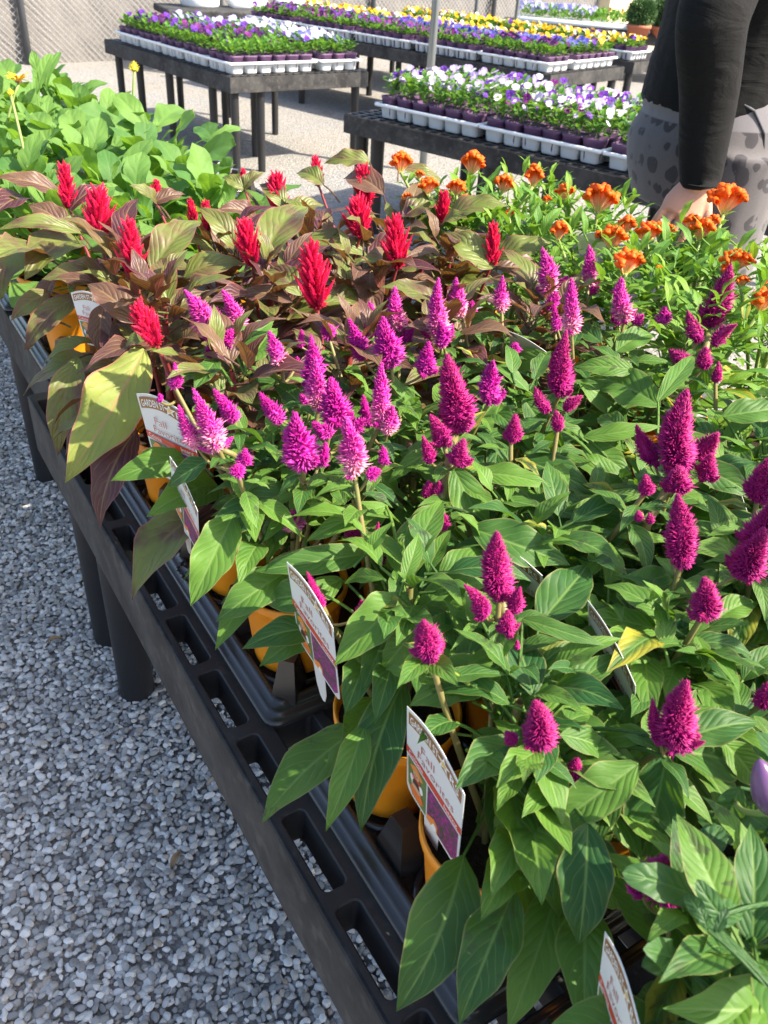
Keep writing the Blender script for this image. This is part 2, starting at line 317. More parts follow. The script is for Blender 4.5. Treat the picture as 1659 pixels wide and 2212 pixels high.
def bench(name,org,ax,L,Wd,H,label,slots,legs,group,skirt=.11,legr=.036,pitch=.108,ph=0.):
    """plastic display bench; ax = unit vector of the long side, inward = to its right"""
    ax=np.array([ax[0],ax[1],0]); bx=np.array([ax[1],-ax[0],0]); 
    if name=='mirror': bx=-bx
    root=empty('display_bench',tuple(org),0,label,'display bench',group)
    T=lambda x,y,z: ax*x+bx*y+np.array([0,0,H+z])
    mb=MB(); ns=int(L/pitch)
    for i in range(ns+1):
        x0=i*pitch; x1=min(L,x0+pitch)
        if x1-x0<.03: 
            box(mb,ax*(x0+x1)/2+bx*Wd/2+np.array([0,0,H-.006]),(x1-x0,Wd,.012),math.atan2(ax[1],ax[0])); continue
        y=0
        for (w0,g0,g1) in slots:   # tile width, hole from, to
            if y+w0>Wd+1e-6: break
            hole_tile(mb,T,x0,x1,y,y+w0,x0+.009,x1-.009 if x1-x0>pitch*.9 else x1-.012,y+g0,y+g1,.006,.045)
            y+=w0
        if y<Wd-1e-4:
            V=[T(x0,y,0),T(x1,y,0),T(x1,Wd,0),T(x0,Wd,0)]; mb.add(V,[(3,2,1,0)])
    mb.obj('bench_top',M['bench'],root,smooth=False)
    mb=MB(); az=math.atan2(ax[1],ax[0]); th=.012
    # skirt: four boards, butted, 2 mm below the top surface, with a rounded lip
    for (x0,x1,y0,y1) in((0,L,-.004,.005),(0,L,Wd-.005,Wd+.004),(-.004,.005,-.004,Wd+.004),(L-.005,L+.004,-.004,Wd+.004)):
        c=ax*(x0+x1)/2+bx*(y0+y1)/2+np.array([0,0,H-.0022-skirt/2]); box(mb,c,(x1-x0,y1-y0,skirt),az,bev=.0018)
    mb.obj('skirt',M['skirt'],root,smooth=False)
    mb=MB()
    for (x,y) in legs: pass
    for (x,y) in legs:
        l=MB(); c=ax*x+bx*y; lathe(l,(c[0],c[1],0),[(legr*.86,0),(legr*.9,.01),(legr,H-.05),(legr,H-.045)],18); 
        l.obj('leg',M['leg'],root)
    return root
G='black plastic display benches'
slots=[(.040,.007,.031),(.063,.011,.055)]+[(.040,.006,.034),(.063,.008,.055)]*9
bench('bench',ST(-1.3,0,0),AA,2.5,.93,HB,'long black slotted plastic bench in front carrying the magenta celosias',slots,[(1.3+x,y) for x in(.93,-.2) for y in(.05,.5,.88)]+[(1.3+1.10,.05),(2.4,.88)],G)
bench('bench',ST(1.222,.046,0),AA,1.75,.93,HB,'black slotted bench beyond the first, carrying red celosias and rudbeckias',slots,[(.55,.045),(.42,.5),(.6,.88),(1.6,.05),(1.6,.88)],G)
P2=np.array([-1.015,5.149,0]); u2=nrm([-1.081,1.264,0]); 
sl2=[(.05,.008,.042)]*40
bench('bench',P2,u2,1.68,.95,HB,'dark bench left of the grey pole holding violet and lavender pansies',sl2,[(.05,.05),(.30,.05),(.05,.22),(.42,.40),(.05,.90),(.85,.05),(.88,.45),(1.3,.06),(1.62,.06),(1.62,.5),(.95,.88),(1.6,.9)],G,pitch=.06,legr=.025,skirt=.08)
P3=np.array([-.316,4.305,0]); u3=nrm([1.179,-.949,0]); v3=np.array([-u3[1],u3[0],0])
bench('mirror',P3,u3,2.05,1.05,HB,'black bench right of centre with white and purple violas, behind the person',sl2,[(.05,.07),(.16,.06),(.62,.3),(.78,.1),(.05,.95),(1.1,.08),(1.2,.95),(1.95,.1),(1.95,.95)],G,pitch=.06,legr=.033,skirt=.08)
P4=np.array([.884,6.231,0]); u4=nrm([-1.426,1.161,0]); v4=np.array([u4[1],-u4[0],0])
bench('bench',P4,u4,3.25,1.0,HB,'far black bench with rows of purple, blue and yellow pansies',sl2,[(.05,.05),(.05,.5),(.05,.95)]+[(x,y) for x in(.6,1.2,1.8,2.4,3.,3.6,4.1) for y in(.06,.9)],G,pitch=.06,legr=.03,skirt=.08)
P5=P4+v4*1.35-u4*-.1; 
bench('bench',P5,u4,4.2,1.0,HB,'far bench behind the person with yellow pansies in white trays',sl2,[(.05,.05),(.05,.95)]+[(x,y) for x in(.8,1.6,2.4,3.2,4.1) for y in(.06,.9)],G,pitch=.06,legr=.03,skirt=.08)
# ---------------------------------------------------------------- background
def polemat(): return simple('galvanised_steel',(.33,.36,.37),.35,.5,.12,8,metal=.6)
PM=polemat()
p=PX(912,372,0); top=p+np.array([0,0,3.2]); r=empty('greenhouse_pole',(p[0],p[1],0),0,'grey round steel pole standing behind the viola bench','pole')
mb=MB(); tube(mb,[(0,0,-.1),(0,0,3.2)],.024,14); mb.obj('post',PM,r); mb=MB(); lathe(mb,(0,0,0),[(.0,.03),(.036,.03),(.036,0)],14); mb.obj('ground_collar',PM,r)
for (u,v,lab) in ((1115,36,'thin grey post before the cream wall, left of centre of the wall'),(1115-87,26,'thin grey post beside the main pole in front of cream wall')):
    q=PX(u,v,0) if 0 else PY(u,v,9.6); r=empty('thin_post',(q[0],q[1],0),0,lab,'post','thin posts by the cream wall'); mb=MB(); tube(mb,[(0,0,-.1),(0,0,2.6)],.02,10); mb.obj('post',PM,r); mb=MB(); lathe(mb,(0,0,2.6),[(.024,-.02),(.024,.005),(0,.012)],10); mb.obj('cap',PM,r)
# chain-link fence from far left towards the right
FA=PX(-260,150,0); FB=PX(170,135,0); fd=nrm((FB-FA)*[1,1,0]); 
f0=PX(62,139,0); f0=FA+fd*((f0-FA)@fd)
LF=11.; root=empty('chain_link_fence',tuple(FA),0,'grey chain-link fence with dark shade cloth along its foot, far left','fence')
mesh_m=simple('fence_wire',(.33,.33,.33),.5,.5,.2,20,metal=.5); cloth=NT('grey_shade_cloth'); nn=cloth.noise(3,4); cloth.set(cloth.mix(nn,(.13,.12,.115),(.22,.205,.19)),.9,.2); cloth.bump(cloth.noise(5,3),.6,.03)
mb=MB(); hgt=2.0; st=.062
k=int(LF/st)
wire=[]
for i in range(-int(hgt/st),k):
    for sgn in(1,-1):
        x0=i*st; xa,xb=(x0,x0+hgt); za,zb=(0,hgt) if sgn>0 else (hgt,0)
        if xa<0: t=-xa/(xb-xa); za=za+(zb-za)*t; xa=0
        if xb>LF: t=(LF-xa)/(xb-xa); zb=za+(zb-za)*t; xb=LF
        if xb-xa<.02: continue
        off=np.array([fd[1],-fd[0],0])*.003*sgn
        tube(mb,[fd*xa+off+[0,0,za],fd*xb+off+[0,0,zb]],.0026,3,cap=False)
mb.obj('wire_mesh',mesh_m,root,smooth=False)
back=np.array([-fd[1],fd[0],0])
mb=MB(); nx=120; V=[];Q=[]
for i in range(nx+1):
    x=LF*i/nx
    for j in range(9):
        z=.0+j/8*(.64+.05*math.sin(x*1.3)); w=.03+.02*math.sin(x*7)*(1-j/8)+.012*math.sin(x*17+j); V.append(fd*x+back*w+[0,0,z])
for i in range(nx):
    for j in range(8): a=i*9+j; Q.append((a,a+9,a+10,a+1))
mb.add(V,Q); mb.obj('shade_cloth',cloth.m,root)
s0=(f0-FA)@fd
darkpost=simple('dark_fence_post',(.07,.075,.085),.5,.4,.2,8)
for k_ in(-2,-1,0,1,2,3):
    x=s0+k_*2.1
    if 0<=x<=LF: mb=MB(); tube(mb,[fd*x-back*.035+[0,0,-.1],fd*x-back*.035+[0,0,hgt+.06]],.032,10); mb.obj('fence_post',darkpost,root)
mb=MB(); tube(mb,[fd*0+[0,0,hgt],fd*LF+[0,0,hgt]],.02,8); mb.obj('top_rail',PM,root)
# road, verge and pavement beyond the fence
def flat(name,a,b,y0,y1,mat,z):
    mb=MB(); d=nrm(fd); n=back
    V=[FA+d*a+n*y0,FA+d*b+n*y0,FA+d*b+n*y1,FA+d*a+n*y1]; V=[v+np.array([0,0,z]) for v in V]; mb.add(V,[(0,1,2,3)]); o=mb.obj(name,mat,smooth=False); tag(o,kind='structure'); return o
asph=simple('asphalt',(.27,.26,.255),.9,.2,.12,6,.2,.004); grass=simple('dry_grass',(.2,.22,.08),.9,.1,.35,40,.8,.03,col2=(.33,.29,.14)); conc=simple('pale_concrete',(.50,.43,.34),.9,.2,.1,4)
flat('road',-40,9.5,.6,3.6,asph,.004); flat('kerb_strip',-40,9.5,3.7,4.4,conc,.008); flat('grass_verge',-40,9.5,4.5,6.5,grass,.008); flat('far_road',-60,60,6.8,15,asph,.012)
# cream building
wallm=NT('cream_stucco'); wallm.set(wallm.mix(wallm.noise(2.5,4),(.66,.53,.33),(.74,.61,.39)),.85,.2); wallm.bump(wallm.noise(60,4),.3,.004)
a=PX(905,26,0); a=PY(905,24,17.); b=PY(1315,24,14.6); a[2]=b[2]=0
bd=nrm(b-a); bn=np.array([-bd[1],bd[0],0]); root=empty('cream_building',tuple((a+b)/2+bn*3),0,'long cream stucco building with a grey base at the top right','building')
o0=(a+b)/2+bn*3; Lb=np.linalg.norm(b-a); az=math.atan2(bd[1],bd[0])
mb=MB(); box(mb,np.array([0,0,1.9]),(Lb,6,3.4),az); mb.obj('wall',wallm.m,root,smooth=False)
mb=MB(); box(mb,np.array([0,0,.1]),(Lb+.06,6.06,.2),az); mb.obj('base_course',simple('grey_concrete_base',(.4,.38,.34),.9),root,smooth=False)
mb=MB(); 
for i in range(1,5): box(mb,bd*(Lb*(i/5-.5))-bn*3.012+np.array([0,0,1.9]),(.05,.02,3.4),az)
mb.obj('wall_joint',simple('dull_joint',(.45,.37,.25),.8),root,smooth=False)
mb=MB(); box(mb,np.array([0,0,3.7]),(Lb+.5,6.5,.2),az); mb.obj('roof',simple('brown_roof',(.2,.15,.12),.8),root,smooth=False)
# white water barrel with a red tap, white boxes on a far bench
def onray(u,v,y): return PY(u,v,y)
wb=onray(433,30,9.4); zt=wb[2]
bt=empty('display_bench',(wb[0],wb[1],0),0,'small dark bench at the back under the white water barrel','display bench',G)
mb=MB(); box(mb,(0.45,0.1,.50),(1.7,.7,.06),.45,bev=.01); mb.obj('bench_top',M['skirt'],bt,smooth=False)
for dx,dy in((-.25,-.42),(1.1,.25),(-.35,.1),(.95,.6)): l=MB(); lathe(l,(dx,dy,0),[(.03,0),(.03,.47)],10); l.obj('leg',M['leg'],bt)
bar=empty('water_barrel',(wb[0],wb[1],.53),0,'white plastic water barrel with a red tap standing behind the violet pansies','barrel')
mb=MB(); lathe(mb,(0,0,0),[(0,0),(.17,.0),(.185,.02),(.19,.12),(.184,.13),(.19,.14),(.19,.36),(.18,.4),(.15,.42),(0,.43)],32); mb.obj('barrel_body',M['white'],bar)
rm=simple('red_plastic',(.45,.05,.03),.4)
cdir=-nrm([wb[0],wb[1],0]); mb=MB(); tube(mb,[cdir*.18+[0,0,.27],cdir*.25+[0,0,.27],cdir*.26+[0,0,.19]],.018,8); tube(mb,[cdir*.23+np.array([-.03,0,.30]),cdir*.23+np.array([.03,0,.30])],.012,6); mb.obj('tap',rm,bar)
q=bar.location; 
for i,(dx,dy,w,h,lab) in enumerate(((.42,.22,.34,.09,'white foam box on the far bench right of the barrel'),(.85,.40,.3,.06,'flatter white box at the right end of the far small bench'))):
    r=empty('white_box',(q[0]+dx,q[1]+dy,.53),.45,lab,'box'); mb=MB(); box(mb,(0,0,h/2),(w,.22,h),0,bev=.008); mb.obj('box_body',M['white'],r); mb=MB(); box(mb,(0,0,h+.008),(w+.015,.235,.016),0,bev=.004); mb.obj('lid',M['white'],r)
# parked vehicle at the top right edge
v=onray(1385,2,16.5); car=empty('parked_van',(v[0]+.6,v[1],0),math.radians(5),'white and blue parked van mostly cut off at the top right','van')
cb=simple('white_car_paint',(.72,.74,.76),.25,.5,.03,3,coat=.6); cbl=simple('blue_car_paint',(.2,.27,.4),.25,.5,.05,3,coat=.6); gl=simple('dark_glass',(.03,.04,.05),.08,.6); rb=simple('tyre_rubber',(.02,.02,.02),.8)
mb=MB(); box(mb,(0,0,.75),(4.6,1.8,.75),0,bev=.12); box(mb,(.1,0,1.5),(3.4,1.66,.8),0,bev=.15); mb.obj('body',cb,car)
mb=MB(); box(mb,(0,-.904,.72),(4.3,.012,.22),0); mb.obj('side_stripe',cbl,car,smooth=False)
for x in(-1.0,.15,1.2): mb=MB(); box(mb,(x,-.832,1.52),(.85,.012,.42),0,bev=.004); mb.obj('window',gl,car)
for x in(-1.5,1.5):
    for y in(-.82,.82):
        w=MB(); 
        prof=[(.18,-.1),(.31,-.1),(.34,-.06),(.34,.06),(.31,.1),(.18,.1)]
        t=MB(); lathe(t,(0,0,0),prof,24); Vv=t.v[0]; t.v[0]=np.stack([Vv[:,0]+x,Vv[:,2]+y,Vv[:,1]+.34],1); wo=t.obj('wheel',rb,car)
        t=MB(); lathe(t,(0,0,0),[(0,-.085),(.17,-.09),(.19,-.1),(.19,.1),(.17,.09),(0,.085)],24); Vv=t.v[0]; t.v[0]=np.stack([Vv[:,0]+x,Vv[:,2]+y,Vv[:,1]+.34],1); t.obj('rim',PM,wo)
# ---------------------------------------------------------------- carry trays and orange pots
def rrect(hx,hy,r,k=5):
    P=[]
    for cx,cy,st in((hx-r,hy-r,0),(-hx+r,hy-r,90),(-hx+r,-hy+r,180),(hx-r,-hy+r,270)):
        for i in range(k): a=math.radians(st+90*i/(k-1)); P.append((cx+r*math.cos(a),cy+r*math.sin(a)))
    return P
ROT=math.atan2(AA[1],AA[0])
def carry_tray(s0,s1,t0,t1,pots,label,z=HB+.002):
    c=ST((s0+s1)/2,(t0+t1)/2,0); root=empty('carry_tray',(c[0],c[1],z),ROT,label,'plant tray','thin black carry trays under the orange pots')
    hx,hy=(s1-s0)/2,(t1-t0)/2
    prof=[(0,.0,.018),(0,.004,.018),(-.003,.006,.017),(-.006,.006,.016),(-.008,.010,.015),(-.011,.0115,.014),(-.015,.0115,.013),(-.017,.016,.012),(-.022,.018,.011),(-.026,.013,.01),(-.03,.008,.01)]
    mb=MB(); V=[];m=20
    for (off,zz,r) in prof: V+=[(x,y,zz) for x,y in rrect(hx+off,hy+off,max(r,.006))]
    Q=[(i*m+j,i*m+(j+1)%m,(i+1)*m+(j+1)%m,(i+1)*m+j) for i in range(len(prof)-1) for j in range(m)]
    V.append((0,0,.008)); c0=len(V)-1; T=[((len(prof)-1)*m+j,(len(prof)-1)*m+(j+1)%m,c0) for j in range(m)]
    mb.add(V,Q,T); mb.obj('tray_shell',M['tray'],root)
    for (x,y,w,ang) in ribs(hx,hy,pots):
        mb=MB(); ca,sa=math.cos(ang),math.sin(ang); L_,W_,H_=w
        V=[(-L_/2,-W_/2,.008),(L_/2,-W_/2,.008),(L_/2,W_/2,.008),(-L_/2,W_/2,.008),(-L_*.2,-W_*.28,H_),(L_*.2,-W_*.28,H_),(L_*.2,W_*.28,H_),(-L_*.2,W_*.28,H_)]
        V=[(x+a*ca-b*sa,y+a*sa+b*ca,c) for a,b,c in V]; mb.add(V,[(0,1,5,4),(1,2,6,5),(2,3,7,6),(3,0,4,7),(4,5,6,7)]); mb.obj('pyramid_rib',M['tray'],root,smooth=False)
    for (x,y) in pots: mb=MB(); lathe(mb,(x,y,0),[(.050,.0085),(.053,.012),(.056,.012),(.058,.0085)],24); mb.obj('cup_ring',M['tray'],root)
    return root
def ribs(hx,hy,pots):
    out=[]; ys=sorted(set(round(p[1],4) for p in pots)); xs=sorted(set(round(p[0],4) for p in pots))
    yy=[-hy+.042]+[(a+b)/2 for a,b in zip(ys,ys[1:])]+[hy-.042]; xx=[-hx+.036]+[(a+b)/2 for a,b in zip(xs,xs[1:])]+[hx-.036]
    for i,y in enumerate(yy):
        for j,x in enumerate(xx):
            e=(j in(0,len(xx)-1)) ; f=(i in (0,len(yy)-1))
            out.append((x,y,(.045,.03,.062 if (e or f) else .05),0 if not(e and f) else math.radians(45)*(1 if (i==0)==(j==0) else -1)))
    return out
POTZ=HB+.012; POTH=.108
def potmesh():
    mb=MB(); lathe(mb,(0,0,0),[(0,.001),(.042,.001),(.046,.004),(.0475,.02),(.056,.093),(.0585,.094),(.060,.097),(.0605,.106),(.0595,.108),(.0575,.107),(.0565,.098),(.054,.09)],36); return mb.mesh('orange_pot')
POT=potmesh(); POT.materials.append(M['pot'])
def soilmesh():
    mb=MB(); V=[(0,0,.096)];n=24;rs=(.02,.038,.055)
    for r in rs:
        for k in range(n): a=2*math.pi*k/n; V.append((r*math.cos(a),r*math.sin(a),.094+RNG.uniform(-.003,.004)))
    T=[(0,1+k,1+(k+1)%n) for k in range(n)]; Q=[(1+i*n+k,1+(i+1)*n+k,1+(i+1)*n+(k+1)%n,1+i*n+(k+1)%n) for i in range(2) for k in range(n)]
    mb.add(V,Q,T); return mb.mesh('potting_soil')
SOIL=soilmesh(); SOIL.materials.append(M['soil'])
SG=[(-.335,-.19),(.035,.18),(.395,.545),(.765,.915),(1.135,1.285)]
TG=[.118,.268,.418,.568,.718,.868]
TR=[(-.423,-.063),(-.05,.258),(.303,.646),(.678,1.012),(1.235,1.575)]
SG[4]=(1.325,1.475)
SG+= [(1.69,1.84),(2.05,2.2),(2.42,2.57)]; TR+=[(1.6,1.94),(1.965,2.305),(2.335,2.67)]
ords=['first','second','third','fourth','fifth','sixth','seventh','eighth','ninth','tenth','eleventh','twelfth','thirteenth','fourteenth','fifteenth','sixteenth','seventeenth','eighteenth']
for k,(a,b) in enumerate(TR):
    for h,(t0,t1) in enumerate(((.042,.492),(.497,.945))):
        c=((a+b)/2,(t0+t1)/2); pots=[(s-c[0],-(t-c[1])) for s in SG[k] for t in TG[3*h:3*h+3]]
        tt=(t0,t1); lab=['half hidden black tray nearest the camera','glossy black tray with ribs in front of the nearest gap','black tray behind the gap with spilled soil on its rim','black tray under the front red celosias','black tray on the far bench end'][k] if k<5 else f'black tray in the {ords[k]} row under leafy rudbeckias'
        carry_tray(a,b,t0,t1,pots,lab+(', aisle side' if h==0 else ', far side'))
# spilled soil between tray rim and pot
mb=MB()
for i in range(420):
    s=.60+RNG.normal()*.022-.0; t=.078+RNG.normal()*.011; r=RNG.uniform(.0012,.0042); z=HB+.012+RNG.uniform(0,.018)*math.exp(-((s-.6)/.02)**2)
    c=ST(s-.02,t,z); V=np.array([(1,0,0),(-1,0,0),(0,1,0),(0,-1,0),(0,0,1),(0,0,-1)])*RNG.uniform(.6,1.2,(6,1))*r+c
    mb.add(V,None,[(0,2,4),(2,1,4),(1,3,4),(3,0,4),(2,0,5),(1,2,5),(3,1,5),(0,3,5)])
o=mb.obj('spilled_soil',M['soil'],smooth=False); tag(o,'crumbly dark brown soil spilled on the black tray rim beside an orange pot','spilled soil',kind='stuff')
# ---------------------------------------------------------------- leaf, stem and plume builders
NV,NU=11,6
vv=np.linspace(0,1,NV+1); uu=np.linspace(-1,1,NU+1)
def prof(v,kind):
    if kind=='obov': p=np.where(v<.62,(v/.62)**.9,1)*np.where(v>.62,np.sqrt(np.clip(1-((v-.62)/.38)**2,0,1)),1); p=p+.06*(1-v)
    elif kind=='ov': p=(v**.55)*(1-v)**.62; p=p/p.max()+.0*(v)
    elif kind=='thin': p=(v**.8)*(1-v)**.95; p=p/p.max()
    else: p=(v**.74)*(1-v)**1.12; p=p/p.max()
    return np.maximum(p,.035*(1-v)+.004)
def grid(n,m):
    return np.linspace(0,1,n+1),np.linspace(-1,1,m+1)
def leaf(mb,P0,P1,w,N,arch=.08,fold=.25,wav=.06,kind='cel',twist=0.,curl=0.,hi=False):
    nv,nu=(22,10) if hi else (NV,NU); vv,uu=grid(nv,nu)
    P0=np.array(P0,float);P1=np.array(P1,float);d=P1-P0;L=np.linalg.norm(d);X=d/L; N=np.array(N,float); N=nrm(N-X*(N@X)); Sd=np.cross(N,X)  # u positive to the left of the axis
    ph=random.random()*6.3; ph2=random.random()*6.3; fr=random.uniform(9,15)
    hw=w/2*prof(vv,kind)*(1+.05*np.sin(fr*1.3*vv+ph)); bend=random.uniform(-.05,.05)*L
    C=P0+np.outer(vv,d)+np.outer(arch*L*4*vv*(1-vv)-curl*L*vv**2,N)+np.outer(bend*np.sin(np.pi*vv),Sd)
    U=uu[None,:];H=hw[:,None]
    tw=(twist*(vv-.3))[:,None]
    side=U*H*math.cos(fold); up=np.abs(U)*H*math.sin(fold)+H*wav*2.2*(U**2)*np.sin(fr*vv[:,None]+ph+(U>0)*ph2)+ .03*w*np.sin(17*vv[:,None]+ph2)*np.abs(U)
    if hi: up=up+.035*w*np.sin(29*(vv[:,None]-.28*np.abs(U))+ph)*np.abs(U)*(1-np.abs(U)*.6)
    s2=side*np.cos(tw)-up*np.sin(tw); u2_=side*np.sin(tw)+up*np.cos(tw)
    Pt=C[:,None,:]+s2[:,:,None]*Sd+u2_[:,:,None]*N
    uv=np.stack([np.broadcast_to((U+1)/2,(nv+1,nu+1)),np.broadcast_to(vv[:,None],(nv+1,nu+1))],2).reshape(-1,2)
    i,j=np.meshgrid(np.arange(nv),np.arange(nu),indexing='ij'); a=(i*(nu+1)+j).ravel(); b=a+nu+1
    mb.add(Pt.reshape(-1,3),np.stack([a,b,b+1,a+1],1),None,uv)
GA=math.pi*(3-math.sqrt(5))
def plume(mb,P0,P1,R,nf,kind='mag',coarse=1.):
    """spindle plume: a core plus many thin pointed florets; uv = (along floret, height)"""
    P0=np.array(P0,float);P1=np.array(P1,float);d=P1-P0;L=np.linalg.norm(d);Z=d/L
    X=nrm(np.cross(Z,[.3,.9,.1]));Y=np.cross(Z,X); bx,by,q1,q2=[random.uniform(-1,1) for _ in range(4)]; BV=(X*bx+Y*by)*min(R*.35,L*.08)
    pr=lambda h:(np.clip(h/.22,0,1)**.5)*(1-np.clip(h,0,1)**1.7)**.85*1.02+.03
    n=12;hs=np.linspace(0,1,10);V=[];uv=[]
    for h in hs:
        for k in range(n): a=2*math.pi*k/n; r=R*.62*pr(h); V.append(P0+Z*L*h+BV*math.sin(math.pi*h)+(X*math.cos(a)+Y*math.sin(a))*r); uv.append((.15,h))
    mb.add(V,[(i*n+k,i*n+(k+1)%n,(i+1)*n+(k+1)%n,(i+1)*n+k) for i in range(9) for k in range(n)],None,uv)
    i=np.arange(nf); h=np.clip((i+.5)/nf+RNG.uniform(-.02,.02,nf),0.002,.999); h=h**1.12; a=i*GA+RNG.uniform(-.6,.6,nf)
    rr=R*.88*pr(h)*(1+.13*np.sin(2*a+6*h+q1*3)+.09*np.sin(3*a-9*h+q2*3)); O=np.outer(np.cos(a),X)+np.outer(np.sin(a),Y); tilt=np.radians(10+64*h**1.2+RNG.uniform(-18,18,nf)) - np.radians(22)*np.clip(1-h*5,0,1)
    D=O*np.cos(tilt)[:,None]+Z*np.sin(tilt)[:,None]; base=P0+np.outer(h*L*.96,Z)+np.outer(np.sin(np.pi*h),BV)+O*(rr*.5)[:,None]
    fl=(rr*.62+R*.18)*(1+.28*(coarse-1)); fl=fl*RNG.uniform(.7,1.2,nf)*np.where(RNG.uniform(0,1,nf)>.94,1.35,1); wd=np.maximum(R*.068*coarse,.0007)*RNG.uniform(.8,1.3,nf)*(.6+.4*(1-h))
    Tn=np.cross(D,Z[None]); Tn/=np.maximum(np.linalg.norm(Tn,axis=1),1e-6)[:,None]; Bn=np.cross(D,Tn)
    v0=base+Tn*wd[:,None]; v1=base-Tn*wd[:,None]*.5+Bn*wd[:,None]*.87; v2=base-Tn*wd[:,None]*.5-Bn*wd[:,None]*.87
    mid=base+D*(fl*.5)[:,None]; m0=mid+Tn*(wd*.75)[:,None]; m1=mid-Tn*(wd*.4)[:,None]+Bn*(wd*.65)[:,None]; m2=mid-Tn*(wd*.4)[:,None]-Bn*(wd*.65)[:,None]; tp=base+D*fl[:,None]
    V=np.stack([v0,v1,v2,m0,m1,m2,tp],1).reshape(-1,3); o=(i*7)[:,None]
    Q=np.concatenate([o+np.array([[0,1,4,3]]),o+np.array([[1,2,5,4]]),o+np.array([[2,0,3,5]])]); T=np.concatenate([o+np.array([[3,4,6]]),o+np.array([[4,5,6]]),o+np.array([[5,3,6]])])
    uv=np.zeros((nf,7,2)); uv[:,:,1]=h[:,None]; uv[:,3:6,0]=.55; uv[:,6,0]=1
    mb.add(V,Q,T,uv.reshape(-1,2))
def feather(mb,P0,P1,R):
    """jagged feathery red plume built of many upright tapering tufts"""
    P0=np.array(P0,float);P1=np.array(P1,float);d=P1-P0;L=np.linalg.norm(d);Z=d/L;X=nrm(np.cross(Z,[.2,1,.1]));Y=np.cross(Z,X)
    plume(mb,P0+Z*L*.02,P1,R*.5,300,coarse=1.3)
    nb=52
    for k in range(nb):
        h=.02+.86*((k+.5)/nb)**.95; a=k*GA+random.uniform(-.3,.3); O=X*math.cos(a)+Y*math.sin(a)
        reach=R*(1.08-.86*h)*random.uniform(.65,1.25); ln=min(reach*1.25+L*.05,L*(1.0-h)+.008)
        b=P0+Z*L*h*.94+O*R*.12; t=b+O*reach*.72+Z*ln*random.uniform(.75,1.)
        plume(mb,b,t,R*random.uniform(.12,.2)*(1-.35*h)+.001,44)
PLANTS=[]
class Plant:
    def __init__(s,name,kind,st,ph=POTH):
        s.kind=kind; s.st=st; s.name=name; s.c=ST(st[0],st[1],POTZ); s.root=None; s.spikes=[]; s.leaves=MB(); s.stems=MB(); s.nl=0; s.crests=[]; s.size=1
        PLANTS.append(s)
    def axis(s,z): return np.array([s.c[0],s.c[1],z])
KIND={}
for k,ss in enumerate(SG):
    for j,s in enumerate(ss):
        for i,t in enumerate(TG):
            row=2*k+j
            if s>1.2:
                if t>.5: continue
                kd='rud'
            elif t<.6: kd='mag' if s<.5-.0*t else 'red'
            else: kd='orange' if s>.3 else 'mag'
            if t>.6 and s<.1: kd='mag'
            if kd=='mag' and row==3 and t>.6: kd='orange'
            if s<-.3 and t<.2: kd='pep'
            if s<-.15 and t>.15: kd='pep' if s<-.2 and t>.2 else kd
            p=Plant({'mag':'magenta_celosia','red':'red_celosia','orange':'orange_cockscomb','rud':'potted_rudbeckia','pep':'ornamental_pepper'}[kd],kd,(s,t)); p.row=row;p.col=i
def nearest(P,kinds):
    s,t=toST(P); b=None;bd=9
    for p in PLANTS:
        if p.kind in kinds:
            d=(p.st[0]-s)**2+(p.st[1]-t)**2
            if d<bd: bd=d;b=p
    return b
def stem_to(p,P,mat_r=(.0042,.0028)):
    a=p.axis(POTZ+.09)+np.array([random.uniform(-.012,.012),random.uniform(-.012,.012),0]); P=np.array(P)
    m=np.array([a[0]*.45+P[0]*.55,a[1]*.45+P[1]*.55,a[2]*.45+P[2]*.55-.012]); pts=bez(a,m,P,7); tube(p.stems,pts,np.linspace(mat_r[0],mat_r[1],7),6,cap=False)
VIEW=lambda P: nrm(np.array([0,0,CH])-np.array(P))
def px2w(P,w): return w*depth(P)/CF
def autoz(u,v,P0,L,zlo,zhi):
    """height at which the ray through a leaf tip gives a leaf of about length L"""
    best=None
    for z in np.linspace(zlo,zhi,26):
        P=PX(u,v,z); e=abs(np.linalg.norm(P-P0)-L)
        if best is None or e<best[0]-1e-5: best=(e,P)
    return best[1]
def handleaf(u0,v0,u1,v1,w,z0=None,kinds=('mag',),L=None,arch=.10,fold=.22,kind='cel',zlo=None,zhi=None,k=.6,twist=0.,wav=.05,target=None):
    if z0 is None: z0=.80
    P0=PX(u0,v0,z0); ww=px2w(P0,w)
    L=L or max(ww*2.4,.05)
    P1=autoz(u1,v1,P0,L,zlo if zlo is not None else z0-.14,zhi if zhi is not None else z0+.03)
    p=nearest(P0,kinds); Nn=nrm(VIEW(P0)*k+np.array([0,0,1])*(1-k)+np.array([-.12,0,0]))
    leaf(target or p.leaves,P0,P1,ww*1.12,Nn,arch,fold,wav,kind,twist=twist,hi=True,curl=random.uniform(0,.06)); p.nl+=1; hl=p
    a=p.axis(max(POTZ+.1,min(P0[2]-.03,.78))); q_=np.linalg.norm(a-P0); a=P0+(a-P0)*min(1,.04/max(q_,1e-6)); tube(p.leaves,bez(a,(a+P0)/2+np.array([0,0,.006]),P0+(P1-P0)*.02,5),np.array([.0017,.0016,.0015,.0014,.0012]),5,cap=False)
    return p
SPK=[]
def spike(u0,v0,u1,v1,w,mat,z=.84,kinds=('mag',)):
    P0=PX(u0,v0,z)
    # tip lies in the upright plane through the base, nearly facing us
    d=ray(u1,v1); h=nrm([P0[0],P0[1],0]); t=(P0@h)/(d@h); P1=np.array([0,0,CH])+d*t*1.0
    ax=P1-P0; 
    p=nearest(P0,kinds); R=px2w(P0,w)/2
    p.spikes.append((P0,P1,R,mat)); return p
